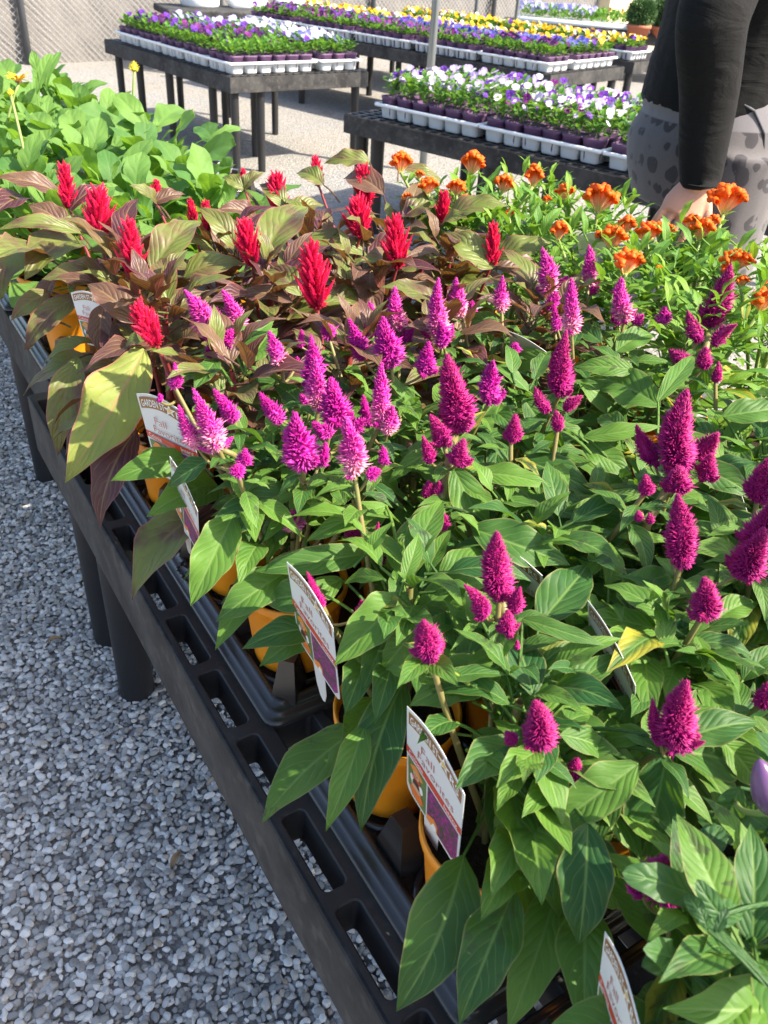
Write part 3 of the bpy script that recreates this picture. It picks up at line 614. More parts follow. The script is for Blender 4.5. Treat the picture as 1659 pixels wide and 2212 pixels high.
for p in list(PLANTS):
    s,t=p.st
    if s<-.3 or (s<-.15 and t>.2): p.kind='pep'; p.name='ornamental_pepper'
    elif p.kind=='pep': p.kind='mag'; p.name='magenta_celosia'
D_,P_,V_='spikeD','spikeP','spikeV'
MAG=[(464,733,398,625,50,P_),(489,751,500,711,35,V_),(456,772,456,740,26,V_),(518,718,480,625,42,P_),(485,714,460,660,28,V_),(612,798,580,714,40,P_),(376,838,376,783,32,V_),
(471,969,416,838,52,P_),(427,969,385,874,38,P_),(507,911,460,840,38,V_),(609,911,560,847,38,V_),(660,1009,638,892,72,V_),(640,1008,612,960,32,V_),(690,1005,704,955,32,V_),
(675,838,671,723,46,V_),(689,884,682,769,46,P_),(649,751,651,711,22,V_),(733,918,715,816,64,V_),(766,1025,747,900,58,P_),(715,940,675,911,38,V_),(760,930,788,905,36,V_),(667,874,649,852,26,V_),
(824,925,824,780,48,P_),(798,922,784,852,30,V_),(838,936,849,878,40,P_),(846,791,827,685,60,V_),(802,707,798,651,32,V_),(860,714,853,618,42,P_),(871,736,893,707,26,V_),(867,735,864,700,30,V_),
(784,776,753,687,40,V_),(802,729,791,701,24,V_),(711,732,700,698,34,V_),(918,809,927,738,42,V_),(525,1005,529,969,34,V_),(513,1027,515,1006,38,V_),(831,1002,827,963,28,V_),(795,1031,820,1015,34,V_),
(952,734,947,598,45,P_),(929,729,905,709,22,V_),(962,735,978,700,24,V_),(955,750,948,690,34,V_),(996,684,985,599,40,P_),(1018,675,1020,650,24,V_),(1084,675,1086,596,34,P_),
(1182,640,1170,535,45,P_),(1157,640,1148,590,24,V_),(1205,630,1228,595,26,V_),(1185,668,1200,630,34,V_),(1270,618,1272,528,36,P_),(1252,610,1237,590,22,V_),(1270,635,1298,608,24,V_),
(1234,722,1234,598,42,P_),(1205,715,1197,655,24,V_),(1352,694,1342,598,46,P_),(1368,698,1390,680,26,V_),(1338,702,1322,683,26,V_),(1430,699,1436,663,34,V_),
(1530,704,1580,568,58,D_),(1512,740,1485,670,38,D_),(1540,745,1592,700,36,D_),(1490,790,1445,755,40,D_),(1520,795,1525,750,40,D_),(1545,825,1552,780,28,D_),
(1212,855,1224,712,56,D_),(1183,890,1155,835,34,D_),(1220,885,1258,855,34,D_),(1205,930,1200,885,34,D_),
(995,930,965,765,80,D_),(960,962,928,895,44,D_),(990,1003,1002,948,50,D_),(930,1000,912,940,32,D_),(1058,872,1066,778,46,V_),(1080,862,1088,840,20,V_),
(1103,950,1112,895,42,D_),(1110,760,1114,742,28,V_),(922,1072,925,1038,32,D_),(950,1078,948,1040,36,D_),(916,1142,913,1113,28,D_),(957,1144,960,1110,32,D_),
(1463,1015,1484,840,86,D_),(1415,1000,1374,917,46,D_),(1505,985,1552,935,50,D_),(1458,1058,1466,1008,62,D_),(1525,1035,1537,982,50,D_),(1394,1068,1393,1025,38,D_),(1380,1125,1378,1103,24,D_),(1404,1130,1402,1108,24,D_),
(1475,1222,1464,1065,74,D_),(1635,1080,1662,990,64,D_),(1625,1190,1668,1080,80,D_),(1600,1245,1650,1140,76,D_),
(1080,1290,1074,1148,72,D_),(1048,1332,1002,1262,42,D_),(1110,1322,1124,1268,40,D_),(1094,1364,1097,1318,44,D_),(1117,1402,1117,1382,15,D_),(928,1418,914,1340,68,D_),
(1160,1610,1155,1513,74,D_),(1112,1604,1093,1580,34,D_),(1465,1614,1484,1470,86,D_),(1427,1606,1409,1507,38,D_),(1445,1630,1440,1600,26,D_),(1519,1335,1521,1248,68,D_),(1245,1684,1247,1638,46,D_),(1214,1748,1218,1706,26,D_),
(1440,1935,1436,1850,90,D_),(1388,1930,1356,1900,46,D_),(1652,1525,1660,1475,50,D_),(771,1162,774,1108,62,D_),(824,1218,817,1126,32,D_),(635,1142,628,1105,46,P_),(698,1312,662,1233,26,D_),(774,1337,781,1296,32,D_),
(640,790,642,770,16,V_),(345,868,344,850,16,V_),(1450,1190,1452,1170,16,D_)]
for (u0,v0,u1,v1,w,mt) in MAG:
    z=.845 if v0<1200 else (.83 if v0<1500 else .80)
    if v0>1800: z=.765
    if (u0,v0) in((771,1162),(824,1218),(635,1142),(698,1312),(774,1337),(1245,1684),(1214,1748)): z=.77
    if w<34: z-=.012
    if 910<u0<965 and v0>1060 and v0<1150: z=.80
    spike(u0,v0,u1,v1,w,mt,z)
RED=[(148,452,137,343,44),(212,517,214,400,74),(336,437,339,386,26),(527,407,524,360,17),(420,492,409,424,25),(447,500,443,428,27),(606,468,596,366,52),(688,404,681,332,32),(780,515,770,420,62),(795,445,783,353,56),
(293,600,275,463,62),(547,577,526,466,60),(686,672,670,510,80),(860,582,848,459,64),(1062,577,1066,473,44),(955,482,960,407,36),(342,748,290,650,66)]
for (u0,v0,u1,v1,w) in RED: spike(u0,v0,u1,v1,w*1.25,'R',.85,('red',))
# tall stems that stand clear of the leaves
def clearstem(pts,r0,r1,kinds=('mag',)):
    P=[PX(*q) for q in pts]; p=nearest(P[-1],kinds); tube(p.stems,P,np.linspace(r0,r1,len(P)),8)
clearstem([(985,925,.845),(962,1040,.815),(945,1120,.79),(925,1200,.765),(915,1262,.745)],.0042,.0058)
clearstem([(1470,1010,.845),(1440,1060,.825),(1400,1125,.80),(1375,1190,.77)],.004,.0055)
clearstem([(1082,1288,.83),(1098,1372,.80),(1125,1450,.77),(1133,1480,.755)],.0035,.0045)
clearstem([(1530,704,.845),(1528,740,.835),(1510,800,.81),(1490,860,.77)],.004,.005)
clearstem([(470,968,.84),(500,980,.835),(540,1010,.80)],.0028,.003)
clearstem([(430,968,.84),(470,985,.835),(520,1015,.80)],.0022,.0028)
# hand placed leaves of the magenta plants: base, tip, width (all traced on the photo), then height
for a in [(925,1424,858,1486,44,.82),(930,1424,990,1482,46,.82),(922,1430,900,1500,38,.81),(915,1425,870,1440,30,.825),(985,1560,905,1600,50,.76),(700,1285,575,1300,66,.75,1),(665,1190,590,1290,64,.76,1),(560,1175,515,1262,56,.76,1),(740,1250,640,1330,50,.75,1),(640,1110,560,1190,56,.77),(560,1080,470,1170,60,.77),(800,1420,745,1545,70,.73,1),(838,1092,658,1168,54),(620,1062,428,1172,78,.80),(505,1110,412,1310,84,.79,1),(672,1030,636,1155,48),(954,968,834,1048,36,.83),(979,1011,1056,1171,68,.83),(957,1091,845,1262,74,.81),(1019,1142,1234,1219,88),
 (1027,1022,1194,1052,48,.82),(1125,993,1290,1070,68,.81),(1256,964,1372,1035,54,.82),(1390,1066,1216,1102,36,.82),(1390,1124,1238,1206,84,.81),(1260,946,1430,920,38,.83),(1209,928,1204,992,46,.84),
 (1183,770,1078,814,56,.83),(1425,877,1281,811,80,.81),(1249,826,1360,898,62,.81),(1093,1438,880,1522,98,.80),(1136,1382,1256,1526,74,.80),(1126,1336,1312,1393,36,.83),(1165,1350,1272,1216,98,.79),(1037,1333,974,1402,17,.82),
 (1106,1372,1078,1516,38,.81),(1208,1587,1322,1641,56,.80),(1162,1624,1073,1698,60,.80),(1109,1604,985,1702,86,.78),(1190,1590,1278,1540,52,.79),(1404,1590,1281,1597,52,.80),
 (1440,1632,1376,1874,112,.79),(1380,1650,1178,1798,92,.79),(1270,1777,1250,2044,104,.77,1),(1450,1622,1602,1658,108,.785),(1110,1925,990,2214,108,.69,1),(1205,1917,1095,2230,96,.68,1),(1265,1957,1262,2230,104,.70,1),(1135,1800,1062,1935,84,.72,1),(1180,1710,1062,1790,74,.75),(1120,1870,1040,1985,84,.70,1),(1230,1800,1160,1900,70,.74,1),(1150,1760,1170,1948,92,.74),
 (870,1475,778,1796,98,.73,1),(790,1560,702,1796,62,.72,1),(620,1235,466,1343,76,.74,1),(880,1282,721,1436,92,.80),(797,1196,546,1229,64,.77),(700,1360,521,1400,60,.70,1),(700,1330,560,1440,66,.69,1),
 (449,994,363,1050,50,.83),(415,990,238,1036,62,.72,1),(470,1050,322,1108,84,.70,1),(500,755,592,692,50,.84),(540,790,600,705,46,.83),(465,780,418,840,46,.84),(424,805,357,846,34,.82),(575,750,530,800,60,.83),
 (660,1000,600,1030,40,.80),(705,1060,775,1035,36,.81),(655,880,590,830,40,.82),(600,820,520,870,44,.82),(745,1090,700,1020,40,.80),(800,1010,860,1070,46,.81),(890,1000,940,1040,40,.80),
 (860,1150,1000,1180,60,.78),(1050,880,1120,940,44,.82),(1130,860,1180,940,44,.82),(1370,800,1240,790,46,.83),(1420,870,1500,760,40,.84),(1560,900,1700,880,60,.83),(1530,780,1500,870,40,.85),(1440,930,1570,1070,90,.83),(1480,1010,1640,1080,60,.82),
 (1350,930,1290,900,44,.82),(1600,960,1600,1050,44,.81),(1240,640,1180,650,30,.83),(1300,740,1240,700,36,.83),(1330,760,1420,720,50,.83),(1080,700,1000,690,40,.83),(1020,720,1060,760,36,.83),(880,860,900,930,40,.82),(760,860,690,830,36,.80),
 (1340,1240,1270,1350,66,.78),(1330,1290,1480,1230,60,.79),(1530,1320,1400,1250,56,.79),(1535,1340,1390,1430,60,.80),(1540,1345,1640,1300,56,.80),(1530,1350,1560,1470,44,.79),(1380,1500,1300,1620,60,.77),(1330,1400,1290,1500,52,.77),(1560,1230,1650,1290,50,.80),
 (900,1360,820,1450,56,.79),(920,1370,1000,1330,46,.79),(860,1330,790,1290,40,.78),(905,1300,835,1250,46,.77),(1010,1450,940,1350,50,.77),(830,1250,740,1260,32,.79),(1450,1560,1540,1500,66,.79),(1470,1600,1640,1560,74,.79),
 (1500,1440,1600,1400,56,.79),(1560,1600,1640,1700,66,.78),(1240,1700,1330,1740,56,.77),(1210,1700,1130,1760,60,.76),(1250,1650,1310,1700,40,.78),(1180,1860,1100,1860,60,.74),(1330,1860,1300,1960,80,.73),(1590,1480,1500,1420,60,.79)]:
    hang=len(a)>6
    u0,v0,u1,v1,w=a[:5]; z0=a[5] if len(a)>5 else .81
    handleaf(u0,v0,u1,v1,w,z0,arch=.16 if hang else .09,zlo=z0-(.16 if hang else .10),zhi=z0+.02,L=None,k=.75 if hang else .55)
# hand placed leaves of the red celosias
M['bigleaf']=leafmat('yellowing_leaf',(.25,.29,.065),(.15,.20,.05),(.36,.2,.1),tcol=(.42,.42,.05),trans=.22,N=7,edge=(.45,.12,.12),rough=.46,veinamt=.6,bump=.4)
BIG=MB(); BIGP=handleaf(312,755,138,1041,118,.79,('red',),arch=.10,zlo=.60,zhi=.8,k=.75,fold=.22,wav=.16,target=BIG,L=.125)
for a in [(170,770,124,985,64,.73,1),(300,700,188,612,66,.81),(225,655,226,778,48,.80),(165,640,52,757,52,.77,1),(110,630,23,692,40,.76,1),(333,728,268,752,36,.81),(175,520,52,602,96,.81),(330,590,434,470,78,.84),(510,540,428,446,48,.85),
 (395,600,530,572,62,.83),(130,418,-10,385,44,.84),(175,505,-8,490,40,.83),(572,565,666,443,88,.85),(632,653,505,640,40,.82),(652,640,576,575,56,.83),(785,520,752,468,44,.86),(800,590,820,684,62,.83),(650,520,802,562,50,.84),(250,610,90,600,70,.80),
 (300,560,190,540,50,.83),(300,570,280,500,40,.84),(345,700,470,640,70,.79),(560,480,470,450,50,.85),(620,450,560,395,40,.87),(700,400,640,370,40,.88),(610,470,700,440,50,.86),(830,420,740,380,60,.88),(800,350,700,350,44,.90),(860,360,960,395,30,.89),
 (860,590,940,560,66,.83),(870,470,950,430,50,.86),(960,480,1100,440,50,.86),(1065,580,960,500,64,.85),(1070,580,1180,600,60,.82),(1070,560,1190,520,56,.84),(690,680,580,690,60,.80),(700,670,800,640,60,.80),(700,690,745,740,36,.80),(960,600,1060,640,70,.80),
 (350,750,395,800,44,.78),(290,760,250,840,50,.76),(150,500,60,440,50,.83),(60,430,-20,470,60,.83),(100,560,-20,560,80,.80),(60,520,0,640,90,.79),(330,440,400,420,36,.86),(340,440,280,400,36,.86),(215,520,300,490,44,.84),(210,520,130,470,44,.84),
 (150,455,230,400,40,.85),(530,410,480,380,30,.88),(525,410,570,370,30,.88),(870,590,780,560,60,.83),(955,485,1010,470,36,.86),(450,500,520,480,36,.85),(415,500,360,490,36,.84),(95,690,60,760,30,.74,1),(120,600,110,700,60,.78)]:
    hang=len(a)>6 and a[6]; u0,v0,u1,v1,w=a[:5]; z0=a[5]
    handleaf(u0,v0,u1,v1,w,z0,('red',),arch=.14,zlo=z0-(.17 if hang else .09),zhi=z0+.05,k=.7 if hang else .45,fold=.2 if hang else .28,L=(px2w(PX(u0,v0,z0),w)*2.1))
# ---------------------------------------------------------------- procedural leaves
CLEAR=[(600,1205,762,1560),(868,1515,1022,1890),(290,845,415,1040),(362,980,430,1100),(150,630,215,740),(1290,2010,1375,2212),(530,1330,580,1400)]
def proj(P):
    d=RC.T@(np.array(P)-[0,0,CH]); return CC[0]+CF*d[0]/-d[2],CC[1]-CF*d[1]/-d[2]
def blocked(P0,P1,w):
    for f in(.3,.65,1.):
        P=P0+(P1-P0)*f
        u,v=proj(P); m=w*.2*CF/max(depth(P),.1)
        for a,b,c,d in CLEAR:
            if a-m<u<c+m and b-m<v<d+m: return True
    return False
def whorls(p,n,zr,Lr,wr,kind,up=(0.35,-.35),r0=.006,jit=.3,spread=.02,arch=.1,fold=.25,wav=.06):
    a0=random.random()*6.3
    for i in range(n):
        f=(i+.5)/n; z=zr[0]+(zr[1]-zr[0])*f; a=a0+i*GA+random.uniform(-jit,jit)
        if f>.5: a=a
        L=random.uniform(*Lr)*(1.08-.45*f); w=L*random.uniform(*wr); el=up[1]+(up[0]-up[1])*f+random.uniform(-.25,.25)
        cx,cy=(random.uniform(-spread,spread) for _ in'ab')
        c=p.axis(z)+np.array([cx,cy,0]); o=np.array([math.cos(a),math.sin(a),0]); pet=L*.18
        P0=c+o*(r0+pet)+np.array([0,0,pet*math.sin(el)*.6+.004]); P1=P0+nrm(o*math.cos(el)+np.array([0,0,math.sin(el)]))*L
        if blocked(P0,P1,w): continue
        leaf(p.leaves,P0,P1,w,np.array([0,0,1])*math.cos(el)-o*math.sin(el)+np.array([random.uniform(-.3,.3),random.uniform(-.3,.3),0]),arch+random.uniform(-.04,.06),fold,wav,kind,twist=random.uniform(-.5,.5),curl=random.uniform(0,.12))
        tube(p.leaves,[c,P0+(P1-P0)*.02],[.0015,.0011],5,cap=False)
for p in PLANTS:
    s,t=p.st
    if p.kind=='mag':
        near=s<.25
        whorls(p,62 if near else 46,(POTZ+.105,.80 if near else .82),(.075,.115) if near else (.055,.085),(.36,.46),'cel')
        if near: whorls(p,48,(.69,.808),(.04,.07),(.36,.46),'cel',spread=.05,up=(.7,0))
        else: whorls(p,24,(.72,.825),(.03,.05),(.4,.5),'cel',spread=.06,up=(.8,.1))
        if t<.3 or s<.25:
            whorls(p,20,(.655,.75),(.075,.125),(.34,.44),'cel',up=(.1,-.75),r0=.03,spread=.02,arch=.16)
        stem_to(p,p.axis(.79),(.005,.0035))
        if p.st[0]>.2:
            pass
    elif p.kind=='red':
        whorls(p,34,(POTZ+.105,.845),(.085,.14),(.38,.5),'cel',up=(.55,-.4),spread=.015,fold=.3,wav=.08)
        if t<.3: whorls(p,12,(.66,.76),(.09,.14),(.38,.5),'cel',up=(.1,-.7),r0=.03,arch=.16)
        whorls(p,20,(.72,.85),(.05,.085),(.36,.46),'cel',up=(1.0,.3),spread=.03)
        stem_to(p,p.axis(.83),(.006,.004))
    elif p.kind=='orange':
        whorls(p,52,(POTZ+.11,.88),(.055,.09),(.26,.36),'thin',up=(.9,-.3),spread=.035)
        whorls(p,60,(.76,.90),(.03,.058),(.28,.38),'thin',up=(1.1,.1),spread=.075)
        stem_to(p,p.axis(.86),(.005,.003))
    elif p.kind=='rud':
        whorls(p,26,(POTZ+.11,.76),(.12,.19),(.36,.50),'obov',up=(1.15,.1),r0=.004,arch=.12,fold=.18,wav=.09,spread=.02)
        whorls(p,8,(.74,.80),(.05,.08),(.34,.44),'obov',up=(1.2,.6),spread=.04)
        stem_to(p,p.axis(.78),(.005,.004))
    elif p.kind=='pep':
        whorls(p,26,(POTZ+.11,.80),(.055,.085),(.42,.52),'ov',up=(.5,-.4),r0=.02,spread=.045,arch=.08,fold=.12,wav=.03)
        whorls(p,44,(.72,.83),(.035,.06),(.44,.54),'ov',up=(.6,-.2),r0=.015,spread=.07,arch=.08,fold=.12,wav=.03)
        if t>.5: whorls(p,60,(.80,1.14),(.055,.085),(.46,.56),'ov',up=(.5,-.3),r0=.02,spread=.07,fold=.12); stem_to(p,p.axis(1.1),(.004,.002))  # unseen off-frame peppers: tall growth added to block sun from the lower right
        for k in range(5): stem_to(p,p.axis(.78)+np.array([random.uniform(-.04,.04),random.uniform(-.04,.04),0]),(.0019,.0013))
# visible pepper leaves at the lower right
for a in [(1500,1935,1345,1885,84,.80),(1465,2080,1398,2050,76,.80),(1500,2110,1560,2210,60,.80),(1560,1980,1505,1900,50,.82),(1640,2040,1560,2120,90,.79),(1500,1880,1560,1780,70,.80),(1600,1700,1560,1800,66,.81),(1659,1960,1620,1860,90,.80),(1560,2150,1500,2260,100,.76),(1659,2100,1600,2200,90,.78),
 (1570,1890,1500,1830,60,.79),(1520,1990,1480,1930,40,.83),(1540,2000,1600,1950,60,.82),(1530,2010,1510,1960,26,.84),(1545,2015,1570,1960,26,.84),(1659,1800,1590,1850,70,.78),(1659,1790,1580,1740,60,.80),(1480,2070,1390,2085,70,.80),(1470,2200,1380,2140,90,.72),(1640,1940,1560,1890,80,.77)]:
    u0,v0,u1,v1,w,z0=a; handleaf(u0,v0,u1,v1,w*.82,z0,('pep',),kind='ov',arch=.07,fold=.1,zlo=z0-.06,zhi=z0+.03,k=.7,L=px2w(PX(u0,v0,z0),w)*2.)
# visible rudbeckia leaves
for a in [(330,290,402,232,70,.80),(330,300,250,200,46,.82),(290,300,170,235,60,.80),(190,330,150,235,50,.80),(110,330,70,240,50,.80),(60,340,0,270,60,.80),(420,370,506,310,70,.78),(250,390,350,340,66,.76),(470,330,430,270,50,.80),(100,380,40,310,60,.78),(60,300,10,250,50,.80),
 (450,300,520,275,20,.84),(300,400,240,330,60,.76),(400,395,360,320,60,.77),(480,400,500,340,30,.78),(150,390,110,330,60,.77),(90,180,70,110,20,.86),(40,190,0,130,44,.84),(100,200,130,110,18,.86),(80,205,110,115,26,.86),(240,330,330,265,64,.8),(380,330,420,250,60,.8)]:
    u0,v0,u1,v1,w,z0=a; handleaf(u0,v0,u1,v1,w,z0,('rud',),kind='obov',arch=.1,fold=.16,zlo=z0-.02,zhi=z0+.16,k=.5,L=px2w(PX(u0,v0,z0),w)*2.3)
# orange crests
def crest(mb,P,w,h,dirx):
    # folded fan: narrow base widening to a ruffled velvety ridge
    nu,nv=84,9; V=[];uv=[]; k=random.uniform(5,8); ph=random.random()*6; Z=np.array([0,0,1.]); X=nrm(dirx); Y=np.cross(Z,X)
    for j in range(nv+1):
        v=j/nv
        for i in range(nu+1):
            a=-1+2*i/nu; wd=w/2*(.12+.88*v**1.2); fr=math.sin(k*a*1.6+ph)*.20+math.sin(k*3.1*a+ph*2)*.10+math.sin(k*7*a)*.045
            x=wd*a*(1+.06*math.sin(9*a+ph)); y=w*fr*(v**1.6); z=h*(v*(1-.42*a*a))+h*.05*math.sin(k*4*a+ph)*v
            V.append(P+X*x+Y*y+Z*z); uv.append((i/nu,v*.92))
    mb.add(V,[(j*(nu+1)+i,j*(nu+1)+i+1,(j+1)*(nu+1)+i+1,(j+1)*(nu+1)+i) for j in range(nv) for i in range(nu)],None,uv)
    top=[np.array(V[nv*(nu+1)+i]) for i in range(nu+1)]
    # lumpy velvet ridge along the top edge
    n=8;V=[];uv=[]
    for i,q in enumerate(top):
        T=nrm(top[min(i+1,nu)]-top[max(i-1,0)]); A=nrm(np.cross(T,Z)); B=np.cross(A,T); r=h*.10*(1+.3*math.sin(i*2.3+ph)+.35*random.uniform(-1,1))
        for kk in range(n): an=2*math.pi*kk/n; V.append(q+(A*math.cos(an)*1.15+B*math.sin(an))*r*(1+.3*random.uniform(-1,1))); uv.append((i/nu,.97))
    mb.add(V,[(i*n+kk,i*n+(kk+1)%n,(i+1)*n+(kk+1)%n,(i+1)*n+kk) for i in range(nu) for kk in range(n)],None,uv)
CR=[(865,376,46,42,.90),(1018,380,48,48,.90),(925,424,46,36,.89),(985,424,42,32,.89),(905,388,22,18,.89),(1003,442,24,20,.88),(1085,418,46,36,.89),(1150,408,34,46,.90),(1218,434,42,32,.89),(1290,462,72,58,.89),(1562,468,86,62,.89),(1205,522,36,40,.88),
 (1318,540,62,48,.88),(1350,508,36,38,.88),(1395,530,60,46,.88),(1350,596,78,52,.88),(1440,512,30,26,.88),(1510,522,54,46,.88),(1490,500,34,34,.89),(1535,496,30,30,.89),(1585,586,72,42,.87),(1640,680,56,56,.86),(880,434,22,16,.88),(1420,505,26,24,.88),(1180,440,20,16,.87),(1570,600,40,30,.86),(1600,620,30,24,.86),(1100,470,20,16,.87),(1659,640,40,34,.87),(1420,590,20,16,.86)]
camx=nrm([RC[0][0],RC[1][0],0])
for (u,v,w,h,z) in CR:
    P=PX(u,v,z); p=nearest(P,('orange',)); a=random.uniform(-.5,.5); dx=np.array([camx[0]*math.cos(a)-camx[1]*math.sin(a),camx[0]*math.sin(a)+camx[1]*math.cos(a),0])
    p.crests.append((P,px2w(P,w)*.92,px2w(P,h)*.95,dx))
RFL=[(40,176,52,'open'),(290,146,24,'bud'),(22,200,15,'bud')]
# yellow coneflowers
YM=simple('yellow_petal',(.8,.42,.015),.5,.3,.15,40); CM=simple('brown_cone',(.22,.09,.06),.8,.2,.3,200); BUD=simple('yellow_green_bud',(.62,.5,.04),.6,.3,.35,200)
# ---------------------------------------------------------------- emit plants
NUM=['one','two','three','four','five','six','seven','eight','nine','ten','eleven','twelve','thirteen','fourteen','fifteen','sixteen','seventeen','eighteen','nineteen','twenty']
rowword={0:'nearest',1:'second',2:'third',3:'fourth',4:'fifth',5:'sixth',6:'seventh',7:'eighth',8:'ninth',9:'tenth',10:'eleventh',11:'twelfth',12:'thirteenth',13:'fourteenth',14:'fifteenth',15:'sixteenth'}
colword=['at the aisle','second from aisle','third from aisle','fourth from aisle','fifth from aisle','farthest from aisle']
leafm={'mag':'leaf','red':'redleaf','orange':'oleaf','rud':'rud','pep':'pep'}; stemm={'mag':'stemr','red':'stemred','orange':'stemg','rud':'stemg','pep':'stemg'}
catm={'mag':'celosia','red':'celosia','orange':'celosia','rud':'coneflower','pep':'pepper plant'}
grp={'mag':'magenta celosias in orange pots','red':'red celosias with bronze leaves','orange':'orange cockscomb celosias','rud':'leafy rudbeckias in pots','pep':'pepper plants at the near end'}
for p in PLANTS:
    org=(p.c[0],p.c[1],POTZ); desc={'mag':'magenta plumed celosia','red':'scarlet bronze-leaved celosia','orange':'orange crested celosia','rud':'leafy light green rudbeckia','pep':'dark-leaved pepper plant'}[p.kind]
    root=p.root=empty(p.name,org,0,f'{desc} {colword[p.col]}, {rowword[p.row]} row counting from the near end',catm[p.kind],grp[p.kind])
    o=link('pot',POT,root); s_=link('potting_soil',SOIL,root)
    bigs=sorted(p.spikes,key=lambda q:-q[2]*np.linalg.norm(q[1]-q[0]))
    done=[]
    for (P0,P1,R,mt) in bigs:
        near=[q for q in done if np.linalg.norm(q[0][:2]-P0[:2])<.035+q[1]]
        if near and mt!='R':
            q=min(near,key=lambda q:np.linalg.norm(q[0]-P0)); tube(p.stems,bez(q[0]-[0,0,.012+R],(q[0]+P0)/2-[0,0,.012+R],P0+(P1-P0)*.06,5),np.linspace(.0018,.0013,5),5,cap=False); continue
        stem_to(p,P0+(P1-P0)*.08,(.0034,.0022)); done.append((P0,R))
        if mt=='R': continue
        ax=nrm(p.axis(POTZ+.1)-P0); a0=random.random()*6.3; far=p.st[0]>.2; nl=10
        for i in range(nl):
            f=i/nl; a=a0+i*GA+random.uniform(-.3,.3); o=np.array([math.cos(a),math.sin(a),0]); b=P0+ax*(.010+.07*f); L=(.026+.04*f)*random.uniform(.85,1.2)*(1. if far else 1.15); el=random.uniform(-.5,.35)
            c0=b+o*.004
            if blocked(c0,c0+o*L,L*.4): continue
            leaf(p.leaves,c0,c0+(o*math.cos(el)+np.array([0,0,math.sin(el)]))*L,L*random.uniform(.34,.44),np.array([0,0,1])+o*random.uniform(-.3,.4),.1,.25,.06,'cel',twist=random.uniform(-.4,.4),curl=random.uniform(0,.15))
    p.stems.obj('stem',M[stemm[p.kind]],root,origin=org)
    for (P,w,h,dx) in p.crests:
        for i in range(14):
            f=i/14; a=i*GA; o=np.array([math.cos(a),math.sin(a),0]); b=P+(p.axis(.74)-P)*(f*.45)+o*.003; L=(.022+.035*f)*random.uniform(.8,1.2); el=random.uniform(-.1,.8)
            leaf(p.leaves,b,b+(o*math.cos(el)+np.array([0,0,math.sin(el)]))*L,L*.33,np.array([0,0,1])+o*.2,.12,.25,.05,'thin')
    if p is BIGP: BIG.obj('large_yellowing_leaf',M['bigleaf'],root,origin=org)
    p.leaves.obj('foliage',M[leafm[p.kind]],root,origin=org)
    for (P0,P1,R,mt) in p.spikes:
        mb=MB()
        if mt=='R': feather(mb,P0,P1,R); mb.obj('flower_plume',M['spikeR'],root,smooth=False,origin=org)
        else:
            npx=R*2*np.linalg.norm(P1-P0)/depth(P0)**2*CF*CF
            if R*2*CF/depth(P0)>40:
                Z_=nrm(P1-P0); X_=nrm(np.cross(Z_,[.3,.9,.1])); Y_=np.cross(Z_,X_); a0=random.random()*6.3
                for q in range(random.choice((3,4,5))):
                    a=a0+q*1.6+random.uniform(-.4,.4); O_=X_*math.cos(a)+Y_*math.sin(a); b_=P0+Z_*np.linalg.norm(P1-P0)*random.uniform(-.02,.14)+O_*R*.3; plume(mb,b_,b_+(O_*random.uniform(.6,1.)+Z_*random.uniform(.3,.9))*R*random.uniform(.8,1.25),R*random.uniform(.32,.46),110,coarse=1.4)
            plume(mb,P0,P1,R*.96,int(min(1700,npx*.15+130)) if mt==D_ else int(min(620,npx*.085+110)),coarse=1.05 if mt==D_ else 1.75); mb.obj('flower_plume',M[mt],root,origin=org)
    for (P,w,h,dx) in p.crests:
        mb=MB(); crest(mb,P,w,h,dx); mb.obj('flower_crest',M['crest'],root,origin=org)
        mb=MB(); tube(mb,bez(p.axis(.70),(P+p.axis(.72))/2,P+np.array([0,0,h*.1]),6),.0028,6); mb.obj('flower_stalk',M['stemg'],root,origin=org)
for (u,v,w,ty) in RFL:
    z=.93 if ty=='open' else .95; P=PX(u,v,z); p=nearest(P,('rud',)); org=(p.c[0],p.c[1],POTZ); root=p.root; R=px2w(P,w)/2
    mb=MB(); tube(mb,bez(p.axis(.74),p.axis(.85)*.5+P*.5+[0,0,-.02],P-[0,0,.004],7),.0028,6); mb.obj('flower_stalk',M['stemg'],root,origin=org)
    if ty=='open':
        mb=MB()
        for k in range(13):
            a=2*math.pi*k/13+random.uniform(-.1,.1); o=np.array([math.cos(a),math.sin(a),0]); leaf(mb,P+o*R*.2,P+o*R*random.uniform(.85,1.1)+[0,0,R*random.uniform(.2,.7)],R*.36,[0,0,1],.1,.3,.05,'obov')
        mb.obj('petals',YM,root,origin=org); mb=MB(); lathe(mb,P-[0,0,.003],[(0.001,.0),(R*.25,.001),(R*.27,R*.12),(R*.18,R*.3),(.0005,R*.36)],14); mb.obj('cone',CM,root,origin=org)
    else:
        mb=MB(); plume(mb,P-[0,0,R*.6],P+[.0,0,R*1.0],R*1.0,120); mb.obj('flower_bud',BUD,root,origin=org)
